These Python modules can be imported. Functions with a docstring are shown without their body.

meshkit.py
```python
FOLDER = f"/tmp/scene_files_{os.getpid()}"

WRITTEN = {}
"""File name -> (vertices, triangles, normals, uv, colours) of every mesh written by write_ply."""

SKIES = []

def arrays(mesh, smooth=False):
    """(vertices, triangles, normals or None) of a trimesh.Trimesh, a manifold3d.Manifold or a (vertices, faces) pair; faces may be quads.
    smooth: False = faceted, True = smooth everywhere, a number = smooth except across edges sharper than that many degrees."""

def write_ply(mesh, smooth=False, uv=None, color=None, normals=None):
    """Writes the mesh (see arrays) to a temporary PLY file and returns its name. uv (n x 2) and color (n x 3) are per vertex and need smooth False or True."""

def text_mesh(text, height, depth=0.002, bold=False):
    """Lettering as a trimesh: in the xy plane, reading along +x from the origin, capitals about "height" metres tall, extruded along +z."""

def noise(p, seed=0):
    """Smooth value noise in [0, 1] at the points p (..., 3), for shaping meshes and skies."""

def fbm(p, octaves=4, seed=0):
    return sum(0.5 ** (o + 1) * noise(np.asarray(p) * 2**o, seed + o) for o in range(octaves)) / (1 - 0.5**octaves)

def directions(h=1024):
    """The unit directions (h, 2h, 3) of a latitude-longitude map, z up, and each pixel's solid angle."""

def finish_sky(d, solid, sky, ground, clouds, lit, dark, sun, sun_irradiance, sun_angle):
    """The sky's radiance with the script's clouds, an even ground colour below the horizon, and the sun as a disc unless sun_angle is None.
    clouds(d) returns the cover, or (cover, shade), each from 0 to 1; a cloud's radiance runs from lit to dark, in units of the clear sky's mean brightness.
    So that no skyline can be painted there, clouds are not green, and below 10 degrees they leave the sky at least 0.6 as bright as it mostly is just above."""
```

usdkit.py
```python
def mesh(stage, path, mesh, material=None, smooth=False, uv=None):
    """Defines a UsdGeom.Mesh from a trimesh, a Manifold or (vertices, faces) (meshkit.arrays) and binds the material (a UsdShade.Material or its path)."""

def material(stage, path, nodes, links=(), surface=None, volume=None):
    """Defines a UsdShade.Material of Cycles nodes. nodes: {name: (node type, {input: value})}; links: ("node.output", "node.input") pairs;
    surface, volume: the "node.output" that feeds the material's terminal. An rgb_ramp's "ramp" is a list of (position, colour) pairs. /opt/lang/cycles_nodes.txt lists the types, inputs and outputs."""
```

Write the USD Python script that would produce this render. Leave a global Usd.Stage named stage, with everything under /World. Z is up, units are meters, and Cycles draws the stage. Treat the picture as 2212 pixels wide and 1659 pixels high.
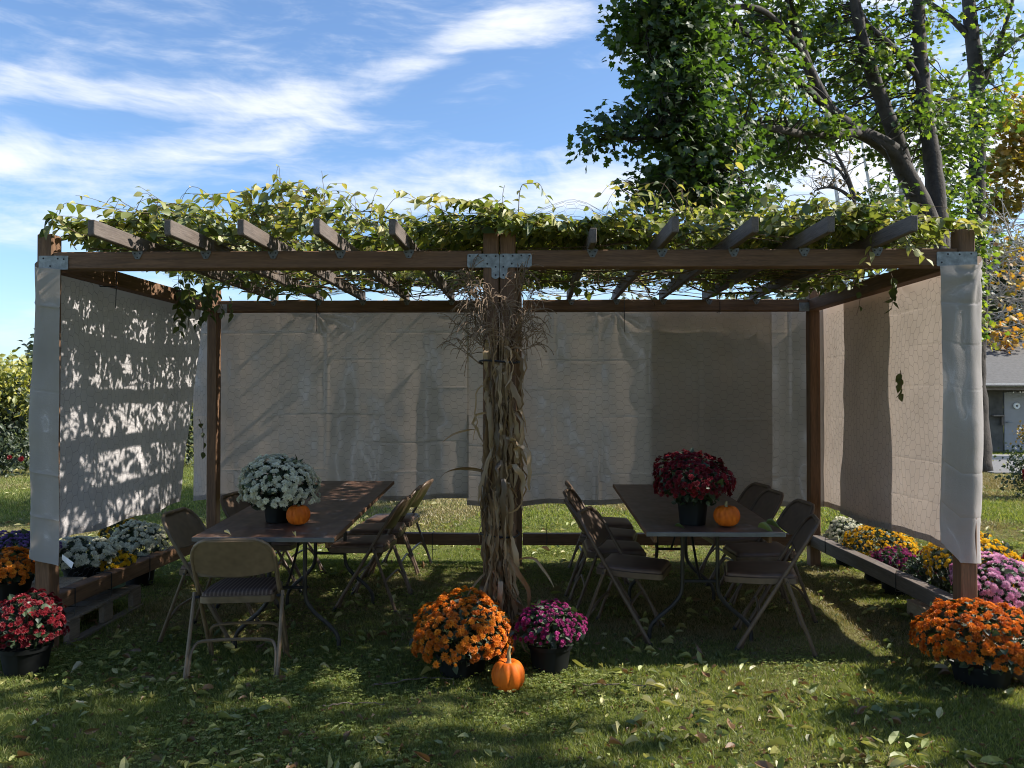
import math, random
import numpy as np, trimesh
import usdkit, meshkit
from pxr import Usd, UsdGeom, UsdLux, UsdShade, Gf, Sdf, Vt
from shapely.geometry import Polygon, Point, box as sbox
from shapely.ops import unary_union

R = np.random.default_rng(7)
random.seed(7)
PI = math.pi
stage = Usd.Stage.CreateInMemory()
UsdGeom.SetStageUpAxis(stage, UsdGeom.Tokens.z)
UsdGeom.SetStageMetersPerUnit(stage, 1.0)
world = UsdGeom.Xform.Define(stage, '/World')
stage.SetDefaultPrim(world.GetPrim())
UsdGeom.Scope.Define(stage, '/World/Looks')

# ------------------------------------------------------------------ camera
EYE = 1.5
FPX, CX, CY = 1720.0, 1106.0, 829.5          # focal length and centre in a 2212 px wide picture
VPX, HOR = 1150.0, 850.0
YAW = math.atan((VPX - CX) / FPX)            # looking left of +y
PITCH = math.atan((HOR - CY) / FPX)          # looking up
fwd = np.array([-math.sin(YAW) * math.cos(PITCH), math.cos(YAW) * math.cos(PITCH), math.sin(PITCH)])
rgt = np.array([math.cos(YAW), math.sin(YAW), 0.0])
upv = np.cross(rgt, fwd)
cam = UsdGeom.Camera.Define(stage, '/World/camera')
cam.CreateHorizontalApertureAttr(36.0)
cam.CreateVerticalApertureAttr(27.0)
cam.CreateFocalLengthAttr(36.0 * FPX / 2212.0)
cam.CreateClippingRangeAttr(Gf.Vec2f(0.05, 2000))
m = Gf.Matrix4d(1)
m.SetRow(0, Gf.Vec4d(*rgt, 0)); m.SetRow(1, Gf.Vec4d(*upv, 0)); m.SetRow(2, Gf.Vec4d(*(-fwd), 0)); m.SetRow(3, Gf.Vec4d(0, 0, EYE, 1))
cam.AddTransformOp().Set(m)
cam.CreateExposureAttr(1.0)

# ------------------------------------------------------------------ sun and sky
SUN = np.array([1.0, 0.08, 0.86]); SUN /= np.linalg.norm(SUN)
sun = UsdLux.DistantLight.Define(stage, '/World/sun')
sun.CreateIntensityAttr(1.25); sun.CreateAngleAttr(0.53); sun.CreateNormalizeAttr(True)
sun.CreateColorAttr(Gf.Vec3f(1.0, 0.94, 0.86))
zx = SUN; xx = np.cross([0, 0, 1.0], zx); xx /= np.linalg.norm(xx); yx = np.cross(zx, xx)
m = Gf.Matrix4d(1)
m.SetRow(0, Gf.Vec4d(*xx, 0)); m.SetRow(1, Gf.Vec4d(*yx, 0)); m.SetRow(2, Gf.Vec4d(*zx, 0))
sun.AddTransformOp().Set(m)

def vramp(pts):
    return [(p, (v, v, v)) for p, v in pts]

def uu(px): return (px - VPX) / FPX
def vv(py): return (HOR - py) / FPX
def curve_u(pts):                             # centre line of a cloud band, as elevation against bearing mapped from [-1, 1]
    return vramp([((math.atan(uu(x)) + 1) / 2, vv(y) * math.cos(math.atan(uu(x)))) for x, y in pts])

sky_nodes = {
    'sky': ('sky_texture', {'sky_type': 'single_scattering', 'sun_disc': False, 'sun_elevation': math.asin(SUN[2]), 'sun_rotation': math.atan2(SUN[0], SUN[1]), 'altitude': 100.0, 'air_density': 1.0, 'aerosol_density': 0.9, 'ozone_density': 2.0}),
    'tc': ('texture_coordinate', {}), 'sep': ('separate_xyz', {}),
    'az': ('math', {'math_type': 'arctan2'}),
    'xx': ('math', {'math_type': 'multiply'}), 'yy': ('math', {'math_type': 'multiply'}), 'hh': ('math', {'math_type': 'add'}), 'hr': ('math', {'math_type': 'sqrt'}),
    'el': ('math', {'math_type': 'divide'}),
    'azs': ('math', {'math_type': 'multiply_add', 'value2': 0.5, 'value3': 0.5}),
    'uv': ('combine_xyz', {}),
    # warp
    'mw': ('mapping', {'scale': (3.0, 7.0, 1.0)}), 'nw': ('noise_texture', {'scale': 1.0, 'detail': 4.0, 'roughness': 0.6}),
    'wv': ('math', {'math_type': 'multiply_add', 'value2': 0.05, 'value3': -0.025}),
    'elw': ('math', {'math_type': 'add'}),
    'uvw': ('combine_xyz', {}),
    'ms': ('mapping', {'scale': (4.2, 11.0, 1.0), 'rotation': (0, 0, 0.12)}), 'ns': ('noise_texture', {'scale': 1.0, 'detail': 9.0, 'roughness': 0.62, 'distortion': 0.45}),
    'mf': ('mapping', {'scale': (9.0, 46.0, 1.0), 'rotation': (0, 0, -0.25), 'location': (3.1, 1.7, 0)}), 'nf': ('noise_texture', {'scale': 1.0, 'detail': 6.0, 'roughness': 0.6, 'distortion': 0.2}),
}
links = [('tc.generated', 'sep.vector'), ('sep.x', 'az.value1'), ('sep.y', 'az.value2'), ('sep.x', 'xx.value1'), ('sep.x', 'xx.value2'), ('sep.y', 'yy.value1'), ('sep.y', 'yy.value2'),
         ('xx.value', 'hh.value1'), ('yy.value', 'hh.value2'), ('hh.value', 'hr.value1'), ('sep.z', 'el.value1'), ('hr.value', 'el.value2'), ('az.value', 'azs.value1'),
         ('az.value', 'uv.x'), ('el.value', 'uv.y'), ('uv.vector', 'mw.vector'), ('mw.vector', 'nw.vector'), ('nw.fac', 'wv.value1'), ('wv.value', 'elw.value1'), ('el.value', 'elw.value2'),
         ('az.value', 'uvw.x'), ('elw.value', 'uvw.y'), ('uvw.vector', 'ms.vector'), ('ms.vector', 'ns.vector'), ('uvw.vector', 'mf.vector'), ('mf.vector', 'nf.vector')]
# (centre line, half width, weight)
BANDS = [([(-400, 180), (0, 165), (200, 188), (400, 205), (600, 205), (800, 178), (900, 140), (1000, 80), (1100, 45), (1300, 25), (1700, 5)], 0.027, 0.33),
         ([(-400, 160), (300, 185), (600, 190), (900, 150), (1200, 120), (1500, 90), (1900, 60)], 0.075, 0.16),
         ([(-400, 340), (0, 350), (300, 372), (500, 365), (700, 372), (900, 385), (1150, 395), (1350, 380), (1800, 370)], 0.032, 0.40),
         ([(-400, 470), (0, 470), (200, 462), (500, 480), (900, 450), (1300, 440), (1900, 440)], 0.036, 0.44),
         ([(-400, 300), (600, 300), (700, 262), (850, 290), (1000, 320), (1200, 330), (1330, 305), (1500, 300), (1900, 300)], 0.026, 0.32),
         ([(-400, 640), (0, 640), (200, 640), (1900, 600)], 0.06, 0.42),
         ([(-400, -160), (1300, -150), (1500, 120), (1700, 170), (2200, 180), (2500, 200)], 0.16, 0.36)]
sky_nodes['b0'] = ('math', {'math_type': 'multiply_add', 'value2': 1.30, 'value3': -0.83}); links.append(('ns.fac', 'b0.value1'))
sky_nodes['b0f'] = ('math', {'math_type': 'multiply_add', 'value2': 0.62}); links += [('nf.fac', 'b0f.value1'), ('b0.value', 'b0f.value3')]
prev = 'b0f.value'
for i, (pts, hw, wt) in enumerate(BANDS):
    sky_nodes[f'c{i}'] = ('rgb_ramp', {'ramp': curve_u(pts)}); links.append(('azs.value', f'c{i}.fac'))
    sky_nodes[f'd{i}'] = ('math', {'math_type': 'subtract'}); links += [('elw.value', f'd{i}.value1'), (f'c{i}.color', f'd{i}.value2')]
    sky_nodes[f'a{i}'] = ('math', {'math_type': 'absolute'}); links.append((f'd{i}.value', f'a{i}.value1'))
    sky_nodes[f'r{i}'] = ('map_range', {'range_type': 'smoothstep', 'from_min': 0.0, 'from_max': hw * 1.6, 'to_min': wt * 1.05, 'to_max': 0.0}); links.append((f'a{i}.value', f'r{i}.value'))
    sky_nodes[f's{i}'] = ('math', {'math_type': 'add'}); links += [(prev, f's{i}.value1'), (f'r{i}.result', f's{i}.value2')]
    prev = f's{i}.value'
sky_nodes['cov'] = ('map_range', {'range_type': 'smoothstep', 'from_min': 0.40, 'from_max': 1.08, 'to_min': 0.0, 'to_max': 0.92}); links.append((prev, 'cov.value'))
SKY_TINT = (2.5, 2.9, 3.3)
CLOUD = (16.5, 17.0, 17.8)
sky_nodes['tint'] = ('mix_color', {'blend_type': 'multiply', 'fac': 1.0, 'b': SKY_TINT, 'use_clamp': False}); links.append(('sky.color', 'tint.a'))
sky_nodes['mixc'] = ('mix_color', {'blend_type': 'mix', 'b': CLOUD, 'use_clamp': True}); links += [('tint.result', 'mixc.a'), ('cov.result', 'mixc.fac')]
sky_nodes['bg'] = ('background_shader', {'strength': 0.034}); links.append(('mixc.result', 'bg.color'))
sky_mat = usdkit.material(stage, '/World/Looks/sky_daylight', sky_nodes, links, surface='bg.background')
dome = UsdLux.DomeLight.Define(stage, '/World/sky')
dome.GetPrim().SetCustomDataByKey('kind', 'structure')
UsdShade.MaterialBindingAPI.Apply(dome.GetPrim()).Bind(sky_mat)

# ------------------------------------------------------------------ helpers: places
def ray(px, py):
    d = fwd + rgt * (px - CX) / FPX - upv * (py - CY) / FPX
    return d
def atY(px, py, y):
    d = ray(px, py); t = y / d[1]
    return np.array([0, 0, EYE]) + d * t
def atX(px, py, x):
    d = ray(px, py); t = x / d[0]
    return np.array([0, 0, EYE]) + d * t
def ground_z(x, y):
    p = np.stack([np.asarray(x, float) * 0.9, np.asarray(y, float) * 0.9, np.zeros(np.shape(x))], -1)
    p2 = p * 4.3
    return (meshkit.noise(p, 3) - 0.5) * 0.035 + (meshkit.noise(p2, 5) - 0.5) * 0.018

# ------------------------------------------------------------------ helpers: prims
_names = {}
def numbered(parent, name):
    k = parent + '/' + name
    n = _names.get(k, 0); _names[k] = n + 1
    return k if n == 0 else f'{k}_{n:03d}'
BASE = {}
def custom(p, label=None, cat=None, group=None, kind=None):
    for k, v in (('label', label), ('category', cat), ('group', group), ('kind', kind)):
        if v: p.SetCustomDataByKey(k, v)
def thing(name, label, cat, base=(0, 0, 0), rotz=0.0, group=None, kind=None, local=False):
    path = numbered('/World', name)
    x = UsdGeom.Xform.Define(stage, path)
    x.AddTranslateOp().Set(Gf.Vec3d(*map(float, base)))
    x.AddRotateZOp().Set(math.degrees(rotz))
    custom(x.GetPrim(), label, cat, group, kind)
    BASE[path] = np.zeros(3) if local else np.array(base, float)
    return path
def obj(name, mesh, mat, parent='/World', smooth=False, tone=None, label=None, cat=None, group=None, kind=None):
    path = numbered(parent, name)
    v, f = mesh if isinstance(mesh, tuple) else (np.array(mesh.vertices), np.array(mesh.faces))
    b = BASE.get(parent, np.zeros(3))
    BASE[path] = b
    mm = usdkit.mesh(stage, path, (np.asarray(v) - b, f), LOOK[mat] if isinstance(mat, str) else mat, smooth)
    if tone is not None:
        pv = UsdGeom.PrimvarsAPI(mm).CreatePrimvar('tone', Sdf.ValueTypeNames.FloatArray, 'vertex')
        pv.Set(Vt.FloatArray.FromNumpy(np.broadcast_to(np.asarray(tone, np.float32), (len(v),)).copy()))
    custom(mm.GetPrim(), label, cat, group, kind)
    return path
def copy_of(src, base, rotz, label, name=None, group=None, cat=None):
    name = name or src.rpartition('/')[2]
    path = numbered('/World', name)
    x = UsdGeom.Xform.Define(stage, path)
    x.GetPrim().GetReferences().AddInternalReference(src)
    x.ClearXformOpOrder()
    x.AddTranslateOp().Set(Gf.Vec3d(*map(float, base))); x.AddRotateZOp().Set(math.degrees(rotz))
    x.GetPrim().SetInstanceable(True)
    custom(x.GetPrim(), label, cat, group)
    return path

# ------------------------------------------------------------------ helpers: shapes
def join(ms):
    vs, fs, o = [], [], 0
    for v, f in ms:
        vs.append(np.asarray(v, float)); fs.append(np.asarray(f, int) + o); o += len(v)
    return np.vstack(vs), np.vstack(fs)
def tri(m): return np.array(m.vertices), np.array(m.faces)
def hull(p): return tri(trimesh.convex.convex_hull(np.asarray(p, float)))
def cbox(sx, sy, sz, c=0.004):
    """box about the origin with chamfered edges"""
    h = np.array([sx, sy, sz]) / 2; pts = []
    for s in np.ndindex(2, 2, 2):
        s = np.array(s) * 2 - 1
        for k in range(3):
            q = s * h; o = [(i != k) * c for i in range(3)]
            pts.append(q - s * np.array(o))
    return hull(pts)
def move(m, t=(0, 0, 0), M=None):
    v, f = m
    v = np.asarray(v, float)
    if M is not None: v = v @ np.asarray(M).T
    return v + np.asarray(t, float), f
def rotz(a): c, s = math.cos(a), math.sin(a); return np.array([[c, -s, 0], [s, c, 0], [0, 0, 1.0]])
def rotx(a): c, s = math.cos(a), math.sin(a); return np.array([[1, 0, 0], [0, c, -s], [0, s, c.real]])
def roty(a): c, s = math.cos(a), math.sin(a); return np.array([[c, 0, s], [0, 1, 0], [-s, 0, c]])
def bx(x0, x1, y0, y1, z0, z1, c=0.004):
    return move(cbox(x1 - x0, y1 - y0, z1 - z0, c), ((x0 + x1) / 2, (y0 + y1) / 2, (z0 + z1) / 2))
def warp(m, amp, seed, scale=3.0):
    v, f = m; v = np.array(v)
    for k in range(3): v[:, k] += (meshkit.noise(v * scale, seed + k) - 0.5) * amp
    return v, f
def beam_long(a, b, w, h, c=0.005, seg=10, seed=0, amp=0.006):
    """timber from a to b with slight bow and worn edges"""
    a, b = np.array(a, float), np.array(b, float); d = b - a; L = np.linalg.norm(d); d /= L
    up = np.array([0, 0, 1.0]) if abs(d[2]) < 0.9 else np.array([0, 1.0, 0])
    s = np.cross(d, up); s /= np.linalg.norm(s); u = np.cross(s, d)
    prof = np.array([(-w/2 + c, -h/2), (w/2 - c, -h/2), (w/2, -h/2 + c), (w/2, h/2 - c), (w/2 - c, h/2), (-w/2 + c, h/2), (-w/2, h/2 - c), (-w/2, -h/2 + c)])
    ts = np.concatenate([[0, c / L], np.linspace(0, 1, seg + 1)[1:-1], [1 - c / L, 1]])
    vs = []
    for i, t in enumerate(ts):
        k = 1 - 1.6 * c / min(w, h) if i in (0, len(ts) - 1) else 1.0
        p = a + d * L * t
        bow = (meshkit.noise(np.array([[t * 2.2, seed * 1.7, 0.3]]), seed)[0] - 0.5) * amp
        bow2 = (meshkit.noise(np.array([[t * 2.2, seed * 1.7, 5.3]]), seed)[0] - 0.5) * amp
        vs.append(p + np.outer(prof[:, 0] * k + bow, s) + np.outer(prof[:, 1] * k + bow2, u))
    n = 8; v = np.vstack(vs); f = []
    for i in range(len(ts) - 1):
        for j in range(n):
            p, q = i * n + j, i * n + (j + 1) % n
            f += [(p, q, q + n), (p, q + n, p + n)]
    for base, flip in ((0, True), ((len(ts) - 1) * n, False)):
        for j in range(1, n - 1):
            t = (base, base + j, base + j + 1); f.append(t[::-1] if flip else t)
    return v, np.array(f)
def tube(P, r, n=6, cap=True):
    P = np.asarray(P, float); K = len(P); r = np.broadcast_to(np.asarray(r, float), (K,))
    T = np.gradient(P, axis=0); T /= np.maximum(np.linalg.norm(T, axis=1, keepdims=True), 1e-9)
    a = np.array([0, 0, 1.0]) if abs(T[0, 2]) < 0.8 else np.array([1.0, 0, 0])
    u = np.cross(T[0], a); u /= np.linalg.norm(u); vs = []
    ang = np.arange(n) * 2 * PI / n
    for i in range(K):
        u = u - T[i] * (u @ T[i]); u /= max(np.linalg.norm(u), 1e-9); w = np.cross(T[i], u)
        vs.append(P[i] + r[i] * (np.outer(np.cos(ang), u) + np.outer(np.sin(ang), w)))
    v = np.vstack(vs); f = []
    for i in range(K - 1):
        for j in range(n):
            p, q = i * n + j, i * n + (j + 1) % n
            f += [(p, q, q + n), (p, q + n, p + n)]
    if cap:
        for j in range(1, n - 1):
            f.append((0, j + 1, j)); e = (K - 1) * n; f.append((e, e + j, e + j + 1))
    return v, np.array(f)
def tubes_fast(A, B, r):
    """many 3-sided straight wires A->B"""
    A, B = np.asarray(A, float), np.asarray(B, float)
    d = B - A; d /= np.maximum(np.linalg.norm(d, axis=1, keepdims=True), 1e-9)
    ref = np.where(np.abs(d[:, 2:3]) < 0.9, [[0, 0, 1.0]], [[1.0, 0, 0]])
    u = np.cross(d, ref); u /= np.linalg.norm(u, axis=1, keepdims=True); w = np.cross(d, u)
    r = np.broadcast_to(np.asarray(r, float), (len(A),))[:, None]
    rings = []
    for E in (A, B):
        for k in range(3):
            a = k * 2 * PI / 3
            rings.append(E + r * (math.cos(a) * u + math.sin(a) * w))
    v = np.stack(rings, 1).reshape(-1, 3)
    t = np.array([(0, 1, 4), (0, 4, 3), (1, 2, 5), (1, 5, 4), (2, 0, 3), (2, 3, 5)])
    f = (np.arange(len(A))[:, None, None] * 6 + t).reshape(-1, 3)
    return v, f
def smooth_path(pts, n=30):
    pts = np.asarray(pts, float)
    from scipy.interpolate import PchipInterpolator
    s = np.r_[0, np.cumsum(np.linalg.norm(np.diff(pts, axis=0), axis=1))]
    return PchipInterpolator(s, pts)(np.linspace(0, s[-1], n))
def lathe(prof, n=24, c=(0, 0, 0)):
    prof = np.asarray(prof, float); a = np.arange(n) * 2 * PI / n
    v = np.vstack([np.c_[r * np.cos(a), r * np.sin(a), np.full(n, z)] for r, z in prof]) + np.asarray(c)
    f = []
    for i in range(len(prof) - 1):
        for j in range(n):
            p, q = i * n + j, i * n + (j + 1) % n
            f += [(p, q, q + n), (p, q + n, p + n)]
    return v, np.array(f)
def grid(P):
    """P (nu, nv, 3) -> sheet"""
    nu, nv = P.shape[:2]
    i = np.arange(nu * nv).reshape(nu, nv)
    a, b, c, d = i[:-1, :-1].ravel(), i[1:, :-1].ravel(), i[1:, 1:].ravel(), i[:-1, 1:].ravel()
    return P.reshape(-1, 3), np.vstack([np.c_[a, b, c], np.c_[a, c, d]])
def thick_grid(P, N, t):
    """closed sheet of thickness t along N"""
    nu, nv = P.shape[:2]
    v1, f1 = grid(P + N * t / 2); v2, f2 = grid(P - N * t / 2)
    o = len(v1); i = np.arange(nu * nv).reshape(nu, nv)
    edge = np.concatenate([i[:, 0], i[-1, 1:], i[-2::-1, -1], i[0, -2:0:-1]])
    e2 = np.roll(edge, -1)
    side = np.vstack([np.c_[edge, edge + o, e2 + o], np.c_[edge, e2 + o, e2]])
    return np.vstack([v1, v2]), np.vstack([f1, f2[:, ::-1] + o, side])
def extrude(poly, h):
    return tri(trimesh.creation.extrude_polygon(poly, h, engine='earcut'))
def frames(n, d):
    """rotation matrices (N,3,3) with columns x=d (leaf axis), z~n (leaf normal)"""
    d = d / np.maximum(np.linalg.norm(d, axis=1, keepdims=True), 1e-9)
    n = n - d * (n * d).sum(1, keepdims=True); l = np.linalg.norm(n, axis=1, keepdims=True)
    n = np.where(l > 1e-6, n / np.maximum(l, 1e-9), np.cross(d, [0.3, 0.5, 0.8]))
    y = np.cross(n, d)
    return np.stack([d, y, n], -1)
def stamp(tpl, M, pos, scale):
    """copies of tpl=(v,f): M (N,3,3), pos (N,3), scale (N,)"""
    v, f = tpl
    V = np.einsum('nij,kj->nki', M, v) * np.asarray(scale)[:, None, None] + np.asarray(pos)[:, None, :]
    F = np.arange(len(pos))[:, None, None] * len(v) + f
    return V.reshape(-1, 3), F.reshape(-1, 3)
def rdir(n, rng=R):
    d = rng.normal(size=(n, 3)); return d / np.linalg.norm(d, axis=1, keepdims=True)

def ovate(width=0.5, fold=0.12, droop=0.12, curl=0.0):
    xs = [0.0, 0.16, 0.42, 0.72, 1.0]; ws = [0.02, 0.36, 0.5, 0.30, 0.0]
    v = []
    for x, w in zip(xs, ws):
        zc = -droop * x * x
        v.append((x, 0, zc))
        if w > 0.03:
            v.append((x, w * width, zc + fold * w + curl * x * x)); v.append((x, -w * width, zc + fold * w - curl * x * x * 0.6))
    # indices: 0 base; 1,2,3; 4,5,6; 7,8,9; 10 tip
    f = [(0, 1, 2), (0, 3, 1), (1, 4, 2), (2, 4, 5), (1, 3, 4), (3, 6, 4), (4, 7, 5), (5, 7, 8), (4, 6, 7), (6, 9, 7), (7, 10, 8), (7, 9, 10)]
    return np.array(v, float), np.array(f)
def maple_leaf():
    pol = [(0, 1.0), (24, 0.66), (46, 0.95), (76, 0.58), (108, 0.78), (150, 0.46), (180, 0.16)]
    pts = [(r * math.cos(math.radians(a)), r * math.sin(math.radians(a))) for a, r in pol]
    pts = pts + [(x, -y) for x, y in pts[-2:0:-1]]
    v = [(0.05, 0, 0.06)] + [(x, y, -0.10 * (x * x + y * y)) for x, y in pts]
    n = len(pts)
    f = [(0, 1 + i, 1 + (i + 1) % n) for i in range(n)]
    return np.array(v, float) * 0.62, np.array(f)

# ------------------------------------------------------------------ materials
LOOK = {}
def mat(name, nodes, links, surface):
    LOOK[name] = usdkit.material(stage, f'/World/Looks/{name}', nodes, links, surface=surface)
def plain(name, color, rough=0.6, metallic=0.0, var=0.25, scale=12.0, bump=0.0, bscale=80.0, spec=0.5):
    c = np.array(color)
    n = {'tc': ('texture_coordinate', {}), 'n': ('noise_texture', {'scale': scale, 'detail': 5.0, 'roughness': 0.6}),
         'r': ('rgb_ramp', {'ramp': [(0.3, tuple(c * (1 - var))), (0.7, tuple(np.minimum(c * (1 + var), 1)))]}),
         'p': ('principled_bsdf', {'roughness': rough, 'metallic': metallic, 'specular_ior_level': spec})}
    l = [('tc.object', 'n.vector'), ('n.fac', 'r.fac'), ('r.color', 'p.base_color')]
    if bump:
        n['nb'] = ('noise_texture', {'scale': bscale, 'detail': 4.0}); n['b'] = ('bump', {'strength': bump, 'distance': 0.01})
        l += [('tc.object', 'nb.vector'), ('nb.fac', 'b.height'), ('b.normal', 'p.normal')]
    mat(name, n, l, 'p.BSDF')
def leafy(name, stops, trans=0.4, tint=(1.0, 1.05, 0.6), rough=0.55, gloss=0.06):
    n = {'a': ('attribute', {'attribute': 'tone'}), 'r': ('rgb_ramp', {'ramp': stops}), 'd': ('diffuse_bsdf', {}), 't': ('translucent_bsdf', {}),
         'tm': ('mix_color', {'blend_type': 'multiply', 'fac': 1.0, 'b': tint, 'use_clamp': False}), 'm': ('mix_closure', {'fac': trans}), 'g': ('glossy_bsdf', {'roughness': rough, 'color': (1, 1, 1)}),
         'm2': ('mix_closure', {'fac': gloss})}
    l = [('a.fac', 'r.fac'), ('r.color', 'd.color'), ('r.color', 'tm.a'), ('tm.result', 't.color'), ('d.BSDF', 'm.closure1'), ('t.BSDF', 'm.closure2'), ('m.closure', 'm2.closure1'), ('g.BSDF', 'm2.closure2')]
    mat(name, n, l, 'm2.closure')
def wood(name, dark, light, axis, rough=0.75, weather=0.0, grey=(0.30, 0.28, 0.25)):
    sc = {'x': (0.8, 14, 14), 'y': (14, 0.8, 14), 'z': (14, 14, 0.8)}[axis]
    n = {'tc': ('texture_coordinate', {}), 'm': ('mapping', {'scale': sc}), 'n': ('noise_texture', {'scale': 2.4, 'detail': 8.0, 'roughness': 0.65, 'distortion': 0.6}),
         'm2': ('mapping', {'scale': tuple(4 * s for s in sc)}), 'n2': ('noise_texture', {'scale': 3.0, 'detail': 4.0, 'roughness': 0.75, 'distortion': 0.8}),
         'r': ('rgb_ramp', {'ramp': [(0.28, dark), (0.5, tuple(np.array(dark) * .5 + np.array(light) * .5)), (0.72, light)]}),
         'n3': ('noise_texture', {'scale': 2.3, 'detail': 6.0, 'roughness': 0.6}),
         'w': ('map_range', {'from_min': 0.42, 'from_max': 0.62, 'to_min': weather * 0.5, 'to_max': weather}),
         'mx': ('mix_color', {'blend_type': 'mix', 'b': grey}), 'r2': ('map_range', {'from_min': 0.3, 'from_max': 0.7, 'to_min': 0.58, 'to_max': 1.22}),
         'mm': ('mix_color', {'blend_type': 'multiply', 'fac': 1.0, 'use_clamp': False}), 'b': ('bump', {'strength': 0.45, 'distance': 0.004}), 'p': ('principled_bsdf', {'roughness': rough, 'specular_ior_level': 0.3})}
    l = [('tc.object', 'm.vector'), ('m.vector', 'n.vector'), ('tc.object', 'm2.vector'), ('m2.vector', 'n2.vector'), ('n.fac', 'r.fac'), ('tc.object', 'n3.vector'), ('n3.fac', 'w.value'), ('r.color', 'mx.a'), ('w.result', 'mx.fac'),
         ('n2.fac', 'r2.value'), ('mx.result', 'mm.a'), ('r2.result', 'mm.b'), ('mm.result', 'p.base_color'), ('n2.fac', 'b.height'), ('b.normal', 'p.normal')]
    mat(name, n, l, 'p.BSDF')

for ax in 'xyz':
    wood('stained_timber_' + ax, (0.085, 0.042, 0.021), (0.215, 0.110, 0.052), ax, weather=0.25, grey=(0.20, 0.14, 0.10))
wood('weathered_rafter', (0.055, 0.040, 0.031), (0.165, 0.122, 0.094), 'y', weather=0.6, grey=(0.155, 0.138, 0.125))
wood('pallet_wood', (0.26, 0.18, 0.10), (0.50, 0.38, 0.24), 'y', weather=0.4, grey=(0.36, 0.31, 0.25))
wood('pallet_wood_dark', (0.10, 0.07, 0.045), (0.24, 0.175, 0.115), 'y', weather=0.4, grey=(0.20, 0.175, 0.15))
plain('tie_steel', (0.16, 0.165, 0.165), 0.6, 0.6, 0.3, 40)
plain('galvanised', (0.27, 0.29, 0.29), 0.55, 0.6, 0.35, 30)
plain('bolt_dark', (0.03, 0.03, 0.035), 0.5, 0.5)
plain('black_plastic', (0.012, 0.012, 0.013), 0.45)
plain('pot_plastic', (0.005, 0.006, 0.006), 0.6, var=0.3, spec=.2)
plain('pot_green', (0.16, 0.26, 0.20), 0.5, var=0.2)
plain('wire', (0.10, 0.10, 0.10), 0.45, 0.6)
plain('chair_paint', (0.150, 0.104, 0.060), 0.42, 0.0, 0.2, 25)
plain('chair_paint_brown', (0.105, 0.068, 0.044), 0.42, 0.0, 0.25, 25)
plain('table_metal', (0.035, 0.032, 0.03), 0.4, 0.3)
plain('edge_band', (0.11, 0.11, 0.11), 0.4, 0.4)
plain('paper', (0.75, 0.75, 0.78), 0.6, var=0.05)
plain('bark', (0.034, 0.027, 0.022), 0.9, var=0.5, scale=9, bump=0.9, bscale=28)
plain('bark_ivy', (0.06, 0.05, 0.04), 0.9, var=0.5, scale=9, bump=0.9, bscale=28)
plain('twig', (0.14, 0.11, 0.085), 0.9, var=0.4)
plain('pale_twig', (0.30, 0.27, 0.23), 0.9, var=0.4)
plain('birch', (0.45, 0.43, 0.40), 0.8, var=0.3)
plain('vine_stem', (0.13, 0.09, 0.055), 0.85, var=0.5, scale=30)
plain('asphalt', (0.14, 0.137, 0.135), 0.9, var=0.15, scale=30, bump=0.3, bscale=200)
plain('concrete', (0.30, 0.29, 0.27), 0.9, var=0.15, scale=30)
plain('shed_wall', (0.055, 0.05, 0.042), 0.8, var=0.6, scale=3.0)
plain('shed_roof', (0.085, 0.083, 0.08), 0.9, var=0.25, scale=14, bump=0.4, bscale=60)
plain('shed_trim', (0.16, 0.13, 0.11), 0.7)
plain('door_white', (0.25, 0.245, 0.25), 0.5, var=0.04)
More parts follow.
